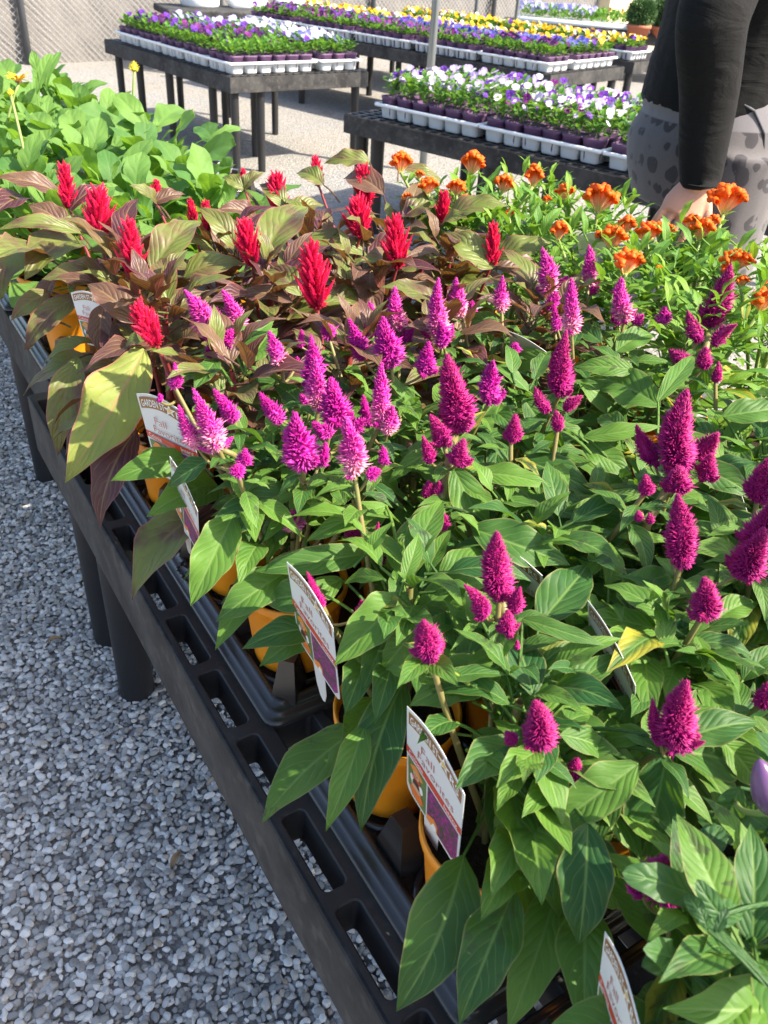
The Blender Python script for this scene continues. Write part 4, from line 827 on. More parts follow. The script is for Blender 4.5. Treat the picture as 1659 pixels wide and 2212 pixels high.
# purple pepper fruit at the right edge
P0=PX(1672,1755,.84); P1=PX(1640,1640,.872); p=nearest(P0,('pep',)); org=(p.c[0],p.c[1],POTZ)
pm=simple('purple_pepper_skin',(.10,.035,.16),.25,.5,.2,20,coat=.2,col2=(.17,.08,.17))
mb=MB(); d=P1-P0; n=14; rr=px2w(P0,34); prs=[(math.sin(math.pi*min(1,.06+.94*t)**.8)**.7)*rr+.0004 for t in np.linspace(0,1,n)]
tube(mb,[P0+d*t for t in np.linspace(0,1,n)],prs,18); mb.obj('pepper_fruit',pm,p.root,origin=org)
mb=MB(); tube(mb,bez(PX(1590,1735,.80),PX(1600,1765,.815),P0-nrm(d)*.0,7),.0019,7); tube(mb,[P0-nrm(d)*.004,P0+nrm(d)*.006],[.004,.007],10); mb.obj('fruit_stalk',M['stemg'],p.root,origin=org)
# ---------------------------------------------------------------- plant tags
_tc={}
def textmesh(txt,size,bold=0.):
    k=(txt,bold)
    if k not in _tc:
        c=bpy.data.curves.new('lettering','FONT'); c.body=txt; c.size=1; c.offset=bold; c.resolution_u=3; c.align_x='LEFT'
        o=bpy.data.objects.new('lettering',c); COL.objects.link(o); dg=bpy.context.evaluated_depsgraph_get(); dg.update(); me=bpy.data.meshes.new_from_object(o.evaluated_get(dg))
        me.calc_loop_triangles(); V=np.array([v.co[:2] for v in me.vertices]); T=np.array([t.vertices[:] for t in me.loop_triangles]); bpy.data.objects.remove(o); bpy.data.curves.remove(c); bpy.data.meshes.remove(me); _tc[k]=(V,T)
    V,T=_tc[k]; return V*size,T
PM_=['card','p_brown','p_red','p_text','p_green','p_orange','p_skin','p_white','p_yellow','p_mag','p_pumpkin','p_dark','p_ink']
MI={k:i for i,k in enumerate(PM_)}
def card(O,X,Yv,W_,H_,label,name='plant_tag',back=False,stake=.05,bow=.0,front=True):
    """printed picture tag: O = top left corner, X = unit vector to the right, Yv = unit vector downwards"""
    O=np.array(O);X=nrm(X);Yv=nrm(Yv-X*(np.array(Yv)@X)); N=np.cross(X,Yv); N=-N  # towards the reader
    root=empty(name,tuple(O),0,label,'plant tag','picture tags in the celosia pots')
    def T(x,y,z): 
        cv=bow*math.sin(math.pi*np.clip(x/W_,0,1)); return X*x+Yv*y+N*(z+cv)
    top=lambda x: -H_*.10*math.sin(math.pi*x/W_)
    r=W_*.12; out=[]
    n=14
    for i in range(n+1): out.append((W_*i/n,top(W_*i/n)))
    for a in np.linspace(0,90,6): out.append((W_-r+r*math.cos(math.radians(a)),H_-r+r*math.sin(math.radians(a))))
    out.append((W_*.64,H_))
    if stake: out+= [(W_*.62,H_+stake*.6),(W_*.56,H_+stake*.93),(W_*.5,H_+stake),(W_*.44,H_+stake*.93),(W_*.38,H_+stake*.6)]
    out.append((W_*.36,H_))
    for a in np.linspace(90,180,6): out.append((r+r*math.cos(math.radians(a)),H_-r+r*math.sin(math.radians(a))))
    # fill as strips across: build rows
    mb=MB(); m=len(out); th=.0004
    import mathutils
    tri=mathutils.geometry.tessellate_polygon([[Vector((x,y,0)) for x,y in out]])
    Vf=[T(x,y,th) for x,y in out]; Vb=[T(x,y,0) for x,y in out]
    mb.add(Vf,None,[t for t in tri]); mb.add(Vb,None,[tuple(reversed(t)) for t in tri]); mb.add(Vf+Vb,[(i,(i+1)%m,m+(i+1)%m,m+i) for i in range(m)])
    mb.obj('card',M['card'],root,smooth=False)
    mb=MB()
    def poly(pts,mat,z):
        # subdivide long shapes so they follow the bow
        tri=mathutils.geometry.tessellate_polygon([[Vector((x,y,0)) for x,y in pts]]); mb.add([T(x,y,th+z) for x,y in pts],None,[t for t in tri],mi=MI[mat])
    def ell(cx,cy,rx,ry,mat,z,a0=0,a1=360): poly([(cx+rx*math.cos(math.radians(a)),cy+ry*math.sin(math.radians(a))) for a in np.linspace(a0,a1,18)[:-1 if a1-a0>=360 else None]],mat,z)
    def text(s,x,y,size,mat,z,bold=0.,arc=False,w=None):
        V,Tt=textmesh(s,size,bold); 
        if w: V=V*[w/max(V[:,0].max(),1e-6),1]
        P=[T(x+a,(y-b)+(top(x+a) if arc else 0),th+z) for a,b in V]; mb.add(P,None,Tt,mi=MI[mat])
    def strip(x0,x1,y0,y1,mat,z,arc=False,n=10):
        xs=np.linspace(x0,x1,n+1); V=[T(x,y0+(top(x) if arc else 0),th+z) for x in xs]+[T(x,y1+(top(x) if arc else 0),th+z) for x in xs]
        mb.add(V,[(i,i+1,n+2+i,n+1+i) for i in range(n)],mi=MI[mat])
    w,h=W_,H_
    if not back:
        strip(w*.04,w*.96,h*.035,h*.165,'p_brown',.0002,True)
        text('GARDEN ST',w*.07,h*.143,h*.115,'p_white',.0004,.012,True,w*.50); text('RS',w*.76,h*.143,h*.115,'p_white',.0004,.012,True,w*.16)
        cx,cy=w*.665,h*.10+top(w*.665); st=[(cx+(h*.075 if k%2==0 else h*.03)*math.sin(math.pi*k/5),cy-(h*.075 if k%2==0 else h*.03)*math.cos(math.pi*k/5)) for k in range(10)]; poly(st,'p_white',.0005)
        st=[(cx+(x-cx)*.55,cy+(y-cy)*.55) for x,y in st]; poly(st,'p_yellow',.0007)
        text('Fall',w*.26,h*.275,h*.13,'p_text',.0003,-.012); text('Favorites',w*.2,h*.385,h*.125,'p_text',.0003,-.012,False,w*.66)
        strip(w*.0,w*1.,h*.425,h*.505,'p_red',.0002)
        text('Celosia',w*.05,h*.487,h*.075,'p_white',.0004,.0,False,w*.27); text('Intenz',w*.70,h*.487,h*.075,'p_white',.0004,.0,False,w*.24)
        poly([(w*.035,h*.53),(w*.385,h*.53),(w*.385,h*.965),(w*.12,h*.965),(w*.035,h*.88)],'p_green',.0002)
        ell(w*.2,h*.60,w*.12,h*.04,'p_orange',.0004); ell(w*.2,h*.575,w*.075,h*.045,'p_orange',.0005); ell(w*.2,h*.635,w*.06,h*.045,'p_skin',.0006); ell(w*.2,h*.69,w*.085,h*.035,'p_red',.0005)
        ell(w*.12,h*.735,w*.04,h*.05,'p_white',.0005); ell(w*.29,h*.735,w*.04,h*.05,'p_white',.0005); ell(w*.2,h*.76,w*.07,h*.06,'p_dark',.0006); ell(w*.2,h*.80,w*.10,h*.03,'p_skin',.0007)
        ell(w*.21,h*.875,w*.13,h*.07,'p_pumpkin',.0005)
        for dx in(-.018,.018): ell(w*(.2+dx),h*.63,w*.009,h*.006,'p_dark',.0008)
        ell(w*.2,h*.653,w*.02,h*.006,'p_red',.0008,0,180)
        poly([(w*.41,h*.53),(w*.965,h*.53),(w*.965,h*.88),(w*.88,h*.965),(w*.41,h*.965)],'p_mag',.0002)
        poly([(w*.41,h*.90),(w*.55,h*.83),(w*.62,h*.86),(w*.62,h*.965),(w*.41,h*.965)],'p_orange',.0004); poly([(w*.5,h*.965),(w*.55,h*.88),(w*.60,h*.90),(w*.60,h*.965)],'p_white',.0006)
    else:
        for k in range(7): strip(w*.1,w*(.5+.08*(k%3)),h*(.25+.07*k),h*(.25+.07*k)+h*.012,'p_ink',.0002)
        for k in range(16): strip(w*(.62+.017*k),w*(.62+.017*k)+w*(.006+.004*(k%3)),h*.2,h*.5,'p_ink',.0002,n=1)
    mb.obj('print',[M[k] for k in PM_],root,smooth=False)
    return root
UPV=np.array([0,0,1.])
def rayhit(u,v,A,d,far):
    r=nrm(ray(u,v)); O=np.array([0,0,CH]); w=O-A; b=w@r; c=w@w-d*d; q=b*b-c
    if q<0: return O+r*(-b)
    return O+r*(-b+(math.sqrt(q) if far else -math.sqrt(q)))
def tagpx(tl,tr,bl,z,label,W_=.06,H_=None,stake=.055,bow=0.,back=False):
    """finds the card whose corners project to the three picture corners and which is truly rectangular"""
    best=None
    for dz in np.linspace(-.04,.04,9):
        A=PX(*tl,z+dz)
        for w in np.linspace(.042,.078,13):
            for h in ([w*q for q in(1.25,1.4,1.55)] if H_ is None else [H_]):
                for f in(0,1):
                    B=rayhit(*tr,A,w,f)
                    for g in(0,1):
                        C=rayhit(*bl,A,h,g)
                        if C[2]>A[2]-h*.45: continue
                        x=nrm(B-A);y=nrm(C-A); e=abs(x@y)+abs(w-W_)*6+abs(dz)*2+abs(np.linalg.norm(B-A)-w)*20+abs(np.linalg.norm(C-A)-h)*20+.15*abs(x[2])
                        if best is None or e<best[0]: best=(e,A,B,C,w,h)
    e,A,B,C,w,h=best
    return card(A,B-A,C-A,w,h,label,stake=stake,bow=bow,back=back)
tagpx((295,850),(408,900),(340,1020),.795,'picture tag with brown banner and orange band left of the pale pink plumes',bow=.002)
tagpx((367,985),(428,1105),(378,1095),.775,'narrow edge-on picture tag just below a larger tag by the aisle',.05)
tagpx((620,1213),(720,1356),(650,1388),.76,'picture tag with full red band over an orange pot, middle of the bench edge',bow=0.)
tagpx((880,1525),(1005,1717),(899,1730),.74,'largest picture tag at the nearest orange pot, with pumpkin picture and red band',bow=0.)
tagpx((1308,2012),(1385,2225),(1284,2212),.76,'white edged tag at the bottom edge near the pepper leaves')
tagpx((1270,1296),(1374,1481),(1276,1440),.80,'tag with brown banner half buried in green leaves right of the middle')
tagpx((1045,1168),(1172,1243),(1060,1300),.80,'tag whose star banner end shows behind the tall single plume')
tagpx((153,632),(228,648),(185,742),.80,'far left tag standing before an orange pot under bronze leaves',bow=.001)
tagpx((1540,1050),(1600,1062),(1545,1130),.82,'tag mostly hidden under the big dark magenta plume on the right')
tagpx((1640,1220),(1700,1300),(1645,1300),.80,'tag at the right edge below the magenta plumes')
tagpx((1182,762),(1100,716),(1178,800),.80,'curved back of a tag poking out of leaves behind the magenta plumes',.05,back=True)
tagpx((1245,512),(1308,500),(1250,550),.865,'pale tag with small print between two orange crests',.045,back=True)
tagpx((1378,655),(1440,640),(1385,690),.83,'white tag with a bar code behind the lone pale plume',.045,back=True)
tagpx((880,400),(930,395),(882,440),.88,'blank white tag left among orange crests',.045,back=True)
tagpx((945,408),(1020,425),(948,450),.88,'white round-topped tag under the tallest orange crests',.045,back=True)
tagpx((470,352),(500,350),(472,385),.85,'small white tag in front of the large rudbeckia leaf',.045,back=True)
for (tl,tr,bl,lab) in (((240,318),(262,345),(246,350),'brown and white edge of a tag among rudbeckia leaves'),((95,338),(140,345),(98,365),'tan tag half hidden in front of rudbeckia leaves'),((262,350),(292,372),(268,390),'yellow-brown tag edge in front of the rudbeckias'),((160,345),(172,350),(163,372),'thin dark yellow tag among the rudbeckias'),((105,165),(125,172),(107,195),'small white tag in the far rudbeckia leaves'),((130,218),(148,224),(132,240),'tiny white tag on the left among rudbeckias')):
    tagpx(tl,tr,bl,.82,lab,.045)
# ---------------------------------------------------------------- pansies and violas
cells={}
def white_tray(name,org,ux,vx,nx,ny,cp,label,group):
    """org = near left corner; nx pots along ux, ny along vx"""
    Lx,Ly=nx*cp+.02,ny*cp+.02; c=org+ux*Lx/2+vx*Ly/2; root=empty('white_tray',tuple(c),math.atan2(ux[1],ux[0]),label,'tray',group)
    key=(nx,ny,cp)
    if key not in cells:
        mb=MB(); 
        for i in range(nx):
            for j in range(ny):
                if 0<i<nx-1 and 0<j<ny-1: continue
                x=(i-(nx-1)/2)*cp; y=(j-(ny-1)/2)*cp
                lathe(mb,(x,y,0),[(.0,.0),(cp*.385,.0),(cp*.41,.004),(cp*.465,.044),(cp*.5,.052)],20,sq=7)
        c_=mb.mesh('cell_walls'); c_.materials.append(M['white'])
        mb=MB(); hx,hy=Lx/2+.006,Ly/2+.006; pr=[(-.008,.047),(0,.047),(.001,.053),(-.0,.060),(-.003,.061),(-.01,.061),(-.011,.05)]
        V=[]; m=20
        for off,z in pr: V+=[(x,y,z) for x,y in rrect(hx+off,hy+off,.012)]
        mb.add(V,[(i*m+j,i*m+(j+1)%m,(i+1)*m+(j+1)%m,(i+1)*m+j) for i in range(len(pr)-1) for j in range(m)]); r_=mb.mesh('rim'); r_.materials.append(M['white']); cells[key]=(c_,r_)
    link('cell_walls',cells[key][0],root); link('rim',cells[key][1],root); return root
CP=.0925
mb=MB(); lathe(mb,(0,0,0),[(0,.003),(.034,.003),(.037,.02),(.0425,.078),(.0445,.08),(.0445,.089),(.043,.089),(.041,.08),(0,.08)],20,sq=7); CELL=mb.mesh('purple_pot'); CELL.materials.append(M['purplepot'])
def pansyfol(seed,h):
    random.seed(seed); mb=MB()
    for i in range(34):
        a=random.random()*6.28; r=random.uniform(.0,.034); z=.085+random.random()**.8*h; o=np.array([math.cos(a),math.sin(a),0]); P=o*r+[0,0,z]; el=random.uniform(-.2,1.0); L=random.uniform(.022,.04)
        D=o*math.cos(el)+np.array([0,0,math.sin(el)]); leafS(mb,P,P+D*L,L*.62,np.array([0,0,1])+o*.2)
    for i in range(7):
        a=random.random()*6.28; o=np.array([math.cos(a),math.sin(a),0]); tube(mb,[o*.01+[0,0,.08],o*random.uniform(.01,.04)+[0,0,.1+h*random.uniform(.6,1.1)]],.0011,4,cap=False)
    return mb
def leafS(mb,P0,P1,w,N):
    d=P1-P0;L=np.linalg.norm(d);X=d/L;N=nrm(N-X*(N@X));S_=np.cross(N,X); vs=[0,.3,.65,1];ws=[.15,.9,1,.25]; V=[];uv=[]
    for v,q in zip(vs,ws):
        for u in(-1,0,1): V.append(P0+d*v+N*(.12*L*4*v*(1-v)+abs(u)*w*.12)+S_*u*w/2*q); uv.append(((u+1)/2,v))
    mb.add(V,[(i*3+j,i*3+j+1,i*3+j+4,i*3+j+3) for i in range(3) for j in(0,1)],None,uv)
def pansymat(name,outer,inner,eye=(.8,.6,.05),rnd=.25):
    m=NT(name); u,v=m.uv(); n=m.noise(60,2); c=m.mix(m.smooth(u,.25,.6),inner,outer); c=m.mix(m.math('MULTIPLY',m.math('SUBTRACT',1.,m.smooth(u,.0,.14)),.9),c,eye)
    c=m.mix(m.math('MULTIPLY',v,.5),c,tuple(x*.45 for x in outer)); m.set(c,.55,.25); m.translucent(c,.3); return m.m
PC={'violet':pansymat('violet_petal',(.16,.04,.42),(.06,.01,.16)),'purple':pansymat('dark_purple_petal',(.075,.012,.11),(.03,.005,.05)),'lavender':pansymat('lavender_petal',(.42,.40,.78),(.55,.52,.8)),'blue':pansymat('blue_petal',(.13,.13,.58),(.06,.04,.25)),
 'yellow':pansymat('yellow_pansy_petal',(.85,.50,.01),(.6,.3,.01)),'white':pansymat('white_petal',(.8,.78,.8),(.7,.66,.5)),'lilac':pansymat('lilac_petal',(.5,.38,.70),(.75,.68,.82)),'plum':pansymat('plum_petal',(.2,.02,.20),(.06,.01,.08)),'bicolor':pansymat('violet_and_white_petal',(.24,.07,.48),(.72,.66,.80))}
def blossom(mb,P,N,r,rr):
    N=nrm(N); up=nrm(np.array([0,0,1])-N*N[2]) if abs(N[2])<.95 else np.array([1,0,0]); Rt=np.cross(up,N)
    for a,s,off in((60,1.,.0),(120,1.,.0005),(0,.85,.001),(180,.85,.001),(270,1.1,.0016)):
        a=math.radians(a+rr.uniform(-8,8)); c=Rt*math.cos(a)+up*math.sin(a); t=np.cross(N,c); V=[P+N*off]; uv=[(0,0)]; sh=rr.random()*.6
        for q,(l,w) in enumerate(((.35,-.42),(.8,-.62),(1.08,-.3),(1.12,.12),(.95,.55),(.4,.45))):
            V.append(P+N*(off+r*.22*(l-.3)*rr.uniform(.2,1.5))+c*l*r*s*.8+t*w*r*s*.85); uv.append((l,sh))
        mb.add(V,None,[(0,i,i+1) for i in range(1,6)],np.array(uv))
SUNV=np.array(SD)
def blossoms(seed,n,h,r,spread=.042):
    rr=random.Random(seed); out=[]
    for i in range(n):
        mb=MB(); a=rr.random()*6.28; q=spread*math.sqrt(rr.random()); P=np.array([q*math.cos(a),q*math.sin(a),.10+h*rr.uniform(.55,1.15)])
        N=nrm(np.array([rr.uniform(-1,1),rr.uniform(-1.3,.6),rr.uniform(.15,1)])+SUNV*.5); blossom(mb,P,N,r*rr.uniform(.8,1.2),rr); out.append(mb)
    return out
PF={}
for ty,h in(('tall',.085),('low',.055)):
    for k in range(4):
        me=pansyfol(100+k,h).mesh('foliage'); me.materials.append(M['panleaf']); PF[ty,k]=me
random.seed(11)
PB={}
def getbl(ty,col,k,n):
    key=(ty,col,k)
    if key not in PB:
        L=[]
        for mb in blossoms(hash((ty,k))%9973 if 0 else (len(ty)*131+k*17),n,.085 if ty=='tall' else .06,.0195 if ty=='tall' else .020):
            me=mb.mesh('blossom',smooth=False); me.materials.append(PC[col]); L.append(me)
        PB[key]=L
    return PB[key]
def pansy(P,ty,cols,n,label,group,rz):
    root=empty('potted_pansy',tuple(P),rz,label,'pansy',group); link('pot',CELL,root); k=random.randrange(4); link('foliage',PF[ty,k],root)
    kk=random.randrange(5)
    for i in range(n): 
        c=random.choice(cols); L=getbl(ty,c,kk,8); link('blossom',L[i%8],root)
STUFF=MB(); STUFFB={k:MB() for k in PC}; CELLMB=MB()
def pansy_stuff(P,ty,cols,n):
    V=np.zeros(len(CELL.vertices)*3,np.float32); CELL.vertices.foreach_get('co',V); 
    lathe(CELLMB,tuple(P),[(.034,.003),(.042,.078),(.0445,.08),(.0445,.089),(.041,.085)],8,sq=7)
    for i in range(22):
        a=random.random()*6.28; r=random.uniform(.0,.036); z=.085+random.random()*.04; o=np.array([math.cos(a),math.sin(a),0]); Q=P+o*r+[0,0,z]; el=random.uniform(-.2,1.0); L=random.uniform(.024,.042); leafS(STUFF,Q,Q+(o*math.cos(el)+np.array([0,0,math.sin(el)]))*L,L*.65,np.array([0,0,1])+o*.2)
    for mb in blossoms(random.randrange(10**6),n,.045,.02): 
        c=random.choice(cols); T=mb.t; STUFFB[c].add(np.concatenate(mb.v)+P,None,np.concatenate(mb.t),_uvof(mb))
def _uvof(mb):
    n=mb.n; U=np.zeros((n,2)); T=np.concatenate(mb.t).ravel(); U[T]=np.concatenate(mb.ut); return U
def fill_tray(org,ux,vx,nx,ny,tl,group,tgroup,pick,ty,stuff=False,trayz=HB+.002,fine=None,nbl=3,noun='pansy',rowlab=('front','second','third','fourth','fifth','back')):
    org=np.array(org,float); org[2]=trayz; white_tray('t',org,ux,vx,nx,ny,CP,'white plastic tray, '+tl,tgroup); rz=math.atan2(ux[1],ux[0])
    for i in range(nx):
        for j in range(ny):
            P=org+ux*(.01+(i+.5)*CP)+vx*(.01+(j+.5)*CP)+np.array([0,0,.002]); cols,cn,n=pick(P,i,j)
            if stuff: pansy_stuff(P,ty,cols,n)
            else: pansy(P,ty,cols,n,f'{cn} {noun}, {ords[i]} from the left, {rowlab[j] if ny>3 else ("front","middle","back")[j]} row, {tl}',group,rz+random.choice((0,0,.2,-.2)))
TG3='white trays on the viola bench'; 
# right-hand bench: three trays wide and two deep, violas in white, lilac and violet
for a in range(3):
    for b in range(2):
        o=P3+u3*(.135+a*.592)+v3*(.06+b*.31); 
        def pick(P,i,j,a=a,b=b):
            f=a+i/6; 
            if f<.9: c,cn=['lilac','violet','lilac','white','lilac'],'lilac'
            elif f<1.8: c,cn=['violet','bicolor','white','lilac','white','plum'],'violet and white'
            else: c,cn=['white','white','white','lilac','violet'],'white'
            return c,cn,random.choice((3,4,5,7))
        fill_tray(o,u3,v3,6,3,f'{["left","middle","right"][a]} {["front","rear"][b]} tray, viola bench','violas on the bench behind the cockscombs',TG3,pick,'tall',nbl=5,noun='viola')
# left-hand bench: violet pansies, lavender ones behind and at the right
ub=u2; vb=np.array([u2[1],-u2[0],0])
G2='pansies on the left-hand bench'
for a in range(5):
    o=P2+ub*(.055+a*.302)+vb*(.035)
    def pick(P,i,j,a=a):
        if a+j/3>2.6 and i>2 or i>4: c,cn,n=['lavender','lavender','violet'],'pale lavender',3
        else: c,cn,n=['violet','purple','purple','violet','plum'],'dark violet',(random.choice((0,1,2)) if a<1 else random.choice((2,3,4)))
        return c,cn,n
    fill_tray(o,vb,ub,6,3,f'{ords[a]} tray, left bench',G2,'white trays on the left bench',pick,'low')
for a in range(2):
    o=P2+ub*(.055+a*.60)+vb*(.035+.605)
    def pick(P,i,j,a=a): return ['lavender','lavender','lavender','white'],'pale lavender',(random.choice((0,1)) if a==0 and j==0 else random.choice((3,4,5)))
    fill_tray(o,vb,ub,3,6,f'{["near","far"][a]} right tray, left bench',G2,'white trays on the left bench',pick,'low')
# far bench: purple in front, blue then yellow behind
v4u=np.array([u4[1],-u4[0],0]); TG4='white trays on the far benches'
def far_pick(P,i,j):
    r=(np.array(P)-P4)@v4u; s=(np.array(P)-P4)@u4
    if r>.70-.05*s: return (['yellow','yellow','yellow','white'] if random.random()<.85 else ['white','purple']),'yellow',4
    if r>.36+.04*s and s<2.4: return ['blue','blue','violet','blue'],'blue',4
    return ['purple','plum','purple','violet'],'dark purple',3
for a in range(5):
    o=P4+u4*(.05+a*.602)+v4u*.035
    fill_tray(o+u4*.575,-u4,v4u,6,3,f'{ords[a]} front tray, far bench','dark purple pansies on the far bench',TG4,far_pick,'low',stuff=a>0)
for a in range(10):
    o=P4+u4*(.05+a*.31)+v4u*.37
    fill_tray(o+u4*.29,-u4,v4u,3,6,f'{ords[a]} rear tray, far bench','blue and yellow pansies on the far bench',TG4,far_pick,'low',stuff=a>0)
def yp(P,i,j): return (['yellow','yellow','yellow','white'] if random.random()<.8 else ['purple','violet']),'yellow',4
for a in range(4):
    o=P5+u4*(-.0+.05+a*.602)+v4u*.04; fill_tray(o+u4*.575,-u4,v4u,6,3,f'{ords[a]} tray on the bench behind the person','x',TG4,yp,'low',stuff=True)
for k,mb in STUFFB.items():
    pass
# one stuff object with all the remaining far pansies
big=MB(); mats=[M['panleaf'],M['purplepot']]+[PC[k] for k in PC]
def absorb(dst,src,mi):
    V=np.concatenate(src.v); 
    n0=dst.n
    if src.q:
        dst.q.append(np.concatenate(src.q)+n0); dst.uq.append(np.concatenate(src.uq)); dst.mq.append(np.full(len(dst.q[-1]),mi))
    if src.t:
        dst.t.append(np.concatenate(src.t)+n0); dst.ut.append(np.concatenate(src.ut)); dst.mt.append(np.full(len(dst.t[-1]),mi))
    dst.v.append(V); dst.n+=len(V)
absorb(big,STUFF,0); absorb(big,CELLMB,1)
for i,k in enumerate(PC):
    if STUFFB[k].v: absorb(big,STUFFB[k],2+i)
o=big.obj('pansies',mats,smooth=False); tag(o,'mass of purple, blue and yellow pansies filling the far benches','pansies',kind='stuff')
# far table with a tray of blue pansies and two clipped round shrubs in red pots
q=PY(1235,52,11.2); tb=empty('display_bench',(q[0],q[1],0),0,'farthest bench with a blue flowered tray and two round shrubs','display bench',G)
H5=q[2]-.0; ex=nrm([q[1],-q[0],0])
mb=MB(); ce=ex*1.0; box(mb,(ce[0],ce[1],H5-.06),(3.6,.9,.1),math.atan2(ex[1],ex[0]),bev=.01); mb.obj('bench_top',M['skirt'],tb,smooth=False)
for d in(-.7,.6,1.8,2.7): l=MB(); cc=ex*d; lathe(l,(cc[0],cc[1],0),[(.03,0),(.03,H5-.11)],10); l.obj('leg',M['leg'],tb)
wt=empty('white_tray',(q[0]+ex[0]*.0,q[1]+ex[1]*0,H5-.008),math.atan2(ex[1],ex[0]),'long flat white tray under the blue pansies on the farthest bench','tray'); mb=MB(); box(mb,(.1,0,.03),(1.5,.5,.05),0,bev=.008); mb.obj('tray_shell',M['white'],wt)
bm_=MB(); bl={k:MB() for k in('blue','lavender','yellow')}
random.seed(5)
for i in range(900):
    x=random.uniform(-.6,.8); y=random.uniform(-.22,.22); P=q+ex*x+np.array([-ex[1],ex[0],0])*y+[0,0,.05+random.random()*.1]; o_=nrm([random.uniform(-1,1),random.uniform(-1,1),random.uniform(0,1)]); leafS(bm_,P,P+o_*.05,.03,np.array([0,0,1]))
big=MB(); absorb(big,bm_,0); rr=random.Random(3)
bb=MB()
for i in range(150):
    x=random.uniform(-.62,.25); y=random.uniform(-.22,.22); P=q+ex*x+np.array([-ex[1],ex[0],0])*y+[0,0,.12+random.random()*.06]; blossom(bb,P,nrm(np.array([random.uniform(-1,1),-1,.4])),.026,rr)
absorb(big,bb,1); bb=MB()
for i in range(16):
    x=random.uniform(.35,.75); P=q+ex*x+[0,0,.12+random.random()*.06]; blossom(bb,P,nrm(np.array([random.uniform(-1,1),-1,.4])),.024,rr)
absorb(big,bb,2); o=big.obj('pansies',[M['panleaf'],PC['lavender'],M['crest']],smooth=False); tag(o,'blue flowers and green leaves crowded in the farthest long tray','pansies',kind='stuff')
bush=simple('fine_shrub_needles',(.05,.12,.04),.6,.3,.3,30,col2=(.12,.22,.07)); terr=simple('terracotta',(.4,.13,.07),.7)
for k,(u,w,lab) in enumerate(((1386,56,'clipped round green shrub in a red pot, left one of two'),(1436,62,'round green shrub next to the black sleeve, right one of two'))):
    P=PY(u,28,10.4+.3*k); rr_=px2w(P,w)/2; r=empty('round_shrub',(P[0],P[1],P[2]-rr_-.1),0,lab,'shrub'); mb=MB(); lathe(mb,(0,0,-.04),[(0,0),(.09,0),(.12,.14),(.13,.14),(.13,.17),(.11,.17)],20); mb.obj('pot',terr,r)
    mb=MB(); n=5200; d=RNG.normal(size=(n,3)); d/=np.linalg.norm(d,axis=1)[:,None]; f=1+.10*np.sin(d[:,0]*7+k)*np.cos(d[:,1]*6+d[:,2]*5); R_=rr_*f*RNG.uniform(.72,1.03,n); c=np.array([0,0,rr_+.1])+d*R_[:,None]*[1,1,.95]
    t=RNG.normal(size=(n,3)); t/=np.linalg.norm(t,axis=1)[:,None]; t=t*.5+d; a=np.cross(t,RNG.normal(size=(n,3))); a/=np.linalg.norm(a,axis=1)[:,None]
    V=np.stack([c+a*.006,c-a*.006,c+t*.03],1).reshape(-1,3); mb.add(V,None,np.arange(n*3).reshape(-1,3)); mb.obj('foliage',bush,r,smooth=False)
    mb=MB(); lathe(mb,(0,0,.1),[(0.01,.0),(rr_*.5,rr_*.2),(rr_*.7,rr_),(rr_*.5,rr_*1.6),(0.01,rr_*1.7)],14); tube(mb,[(0,0,0.1),(0,0,rr_)],.015,6); mb.obj('trunk',simple('shrub_core',(.03,.06,.02),.9),r)
# ---------------------------------------------------------------- person
def loft(mb,pts,rads,n=20,ref=(0,-1,0)):
    P=np.array(pts,float); m=len(P); V=[]
    ref=np.array(ref,float)
    for i in range(m):
        T=nrm(P[min(i+1,m-1)]-P[max(i-1,0)]); X=nrm(np.cross(ref,T)); Y=np.cross(T,X); rx,ry=rads[i]
        for k in range(n): a=2*math.pi*k/n; V.append(P[i]+X*math.cos(a)*rx+Y*math.sin(a)*ry)
    V+= [P[0],P[-1]]; a=m*n
    mb.add(V,[(i*n+k,i*n+(k+1)%n,(i+1)*n+(k+1)%n,(i+1)*n+k) for i in range(m-1) for k in range(n)],[(a,(k+1)%n,k) for k in range(n)]+[(a+1,(m-1)*n+k,(m-1)*n+(k+1)%n) for k in range(n)])
def sm(pts,rads,n=4):
    """resample a joint chain smoothly (Catmull-Rom)"""
    P=np.array([list(p)+list(r) for p,r in zip(pts,rads)],float); out=[]
    for i in range(len(P)-1):
        p0=P[max(i-1,0)];p1=P[i];p2=P[i+1];p3=P[min(i+2,len(P)-1)]
        for t in np.linspace(0,1,n,endpoint=False): out.append(.5*((2*p1)+(-p0+p2)*t+(2*p0-5*p1+4*p2-p3)*t*t+(-p0+3*p1-3*p2+p3)*t**3))
    out.append(P[-1]); out=np.array(out); return out[:,:3],np.maximum(out[:,3:],.002)
def fuse(o,vox,it=3,f=.5):
    r=o.modifiers.new('fuse','REMESH'); r.mode='VOXEL'; r.voxel_size=vox; r.use_smooth_shade=True
    s=o.modifiers.new('soften','SMOOTH'); s.iterations=it; s.factor=f
YP=2.1; YA=1.86
def Q(u,v,y): return PY(u,v,y)
hipL=Q(1455,330,YP+.05); waist=Q(1545,188,YP); hip=Q(1535,320,YP); hipR=Q(1620,330,YP)
fx=np.array([1,0,0.])
skin=NT('skin'); skin.set(skin.mix(skin.noise(30,4),(.46,.22,.145),(.58,.30,.20)),.5,.4); skin.bump(skin.noise(150,3),.25,.001); skin.p.inputs['Subsurface Weight'].default_value=.15; skin.p.inputs['Subsurface Radius'].default_value=(.01,.004,.002)
person=empty('person',(hip[0]+.02,YP,0),0,'person in a black long-sleeved top and grey leopard-print trousers reaching down to the plants','person')
org=(hip[0]+.02,YP,0)
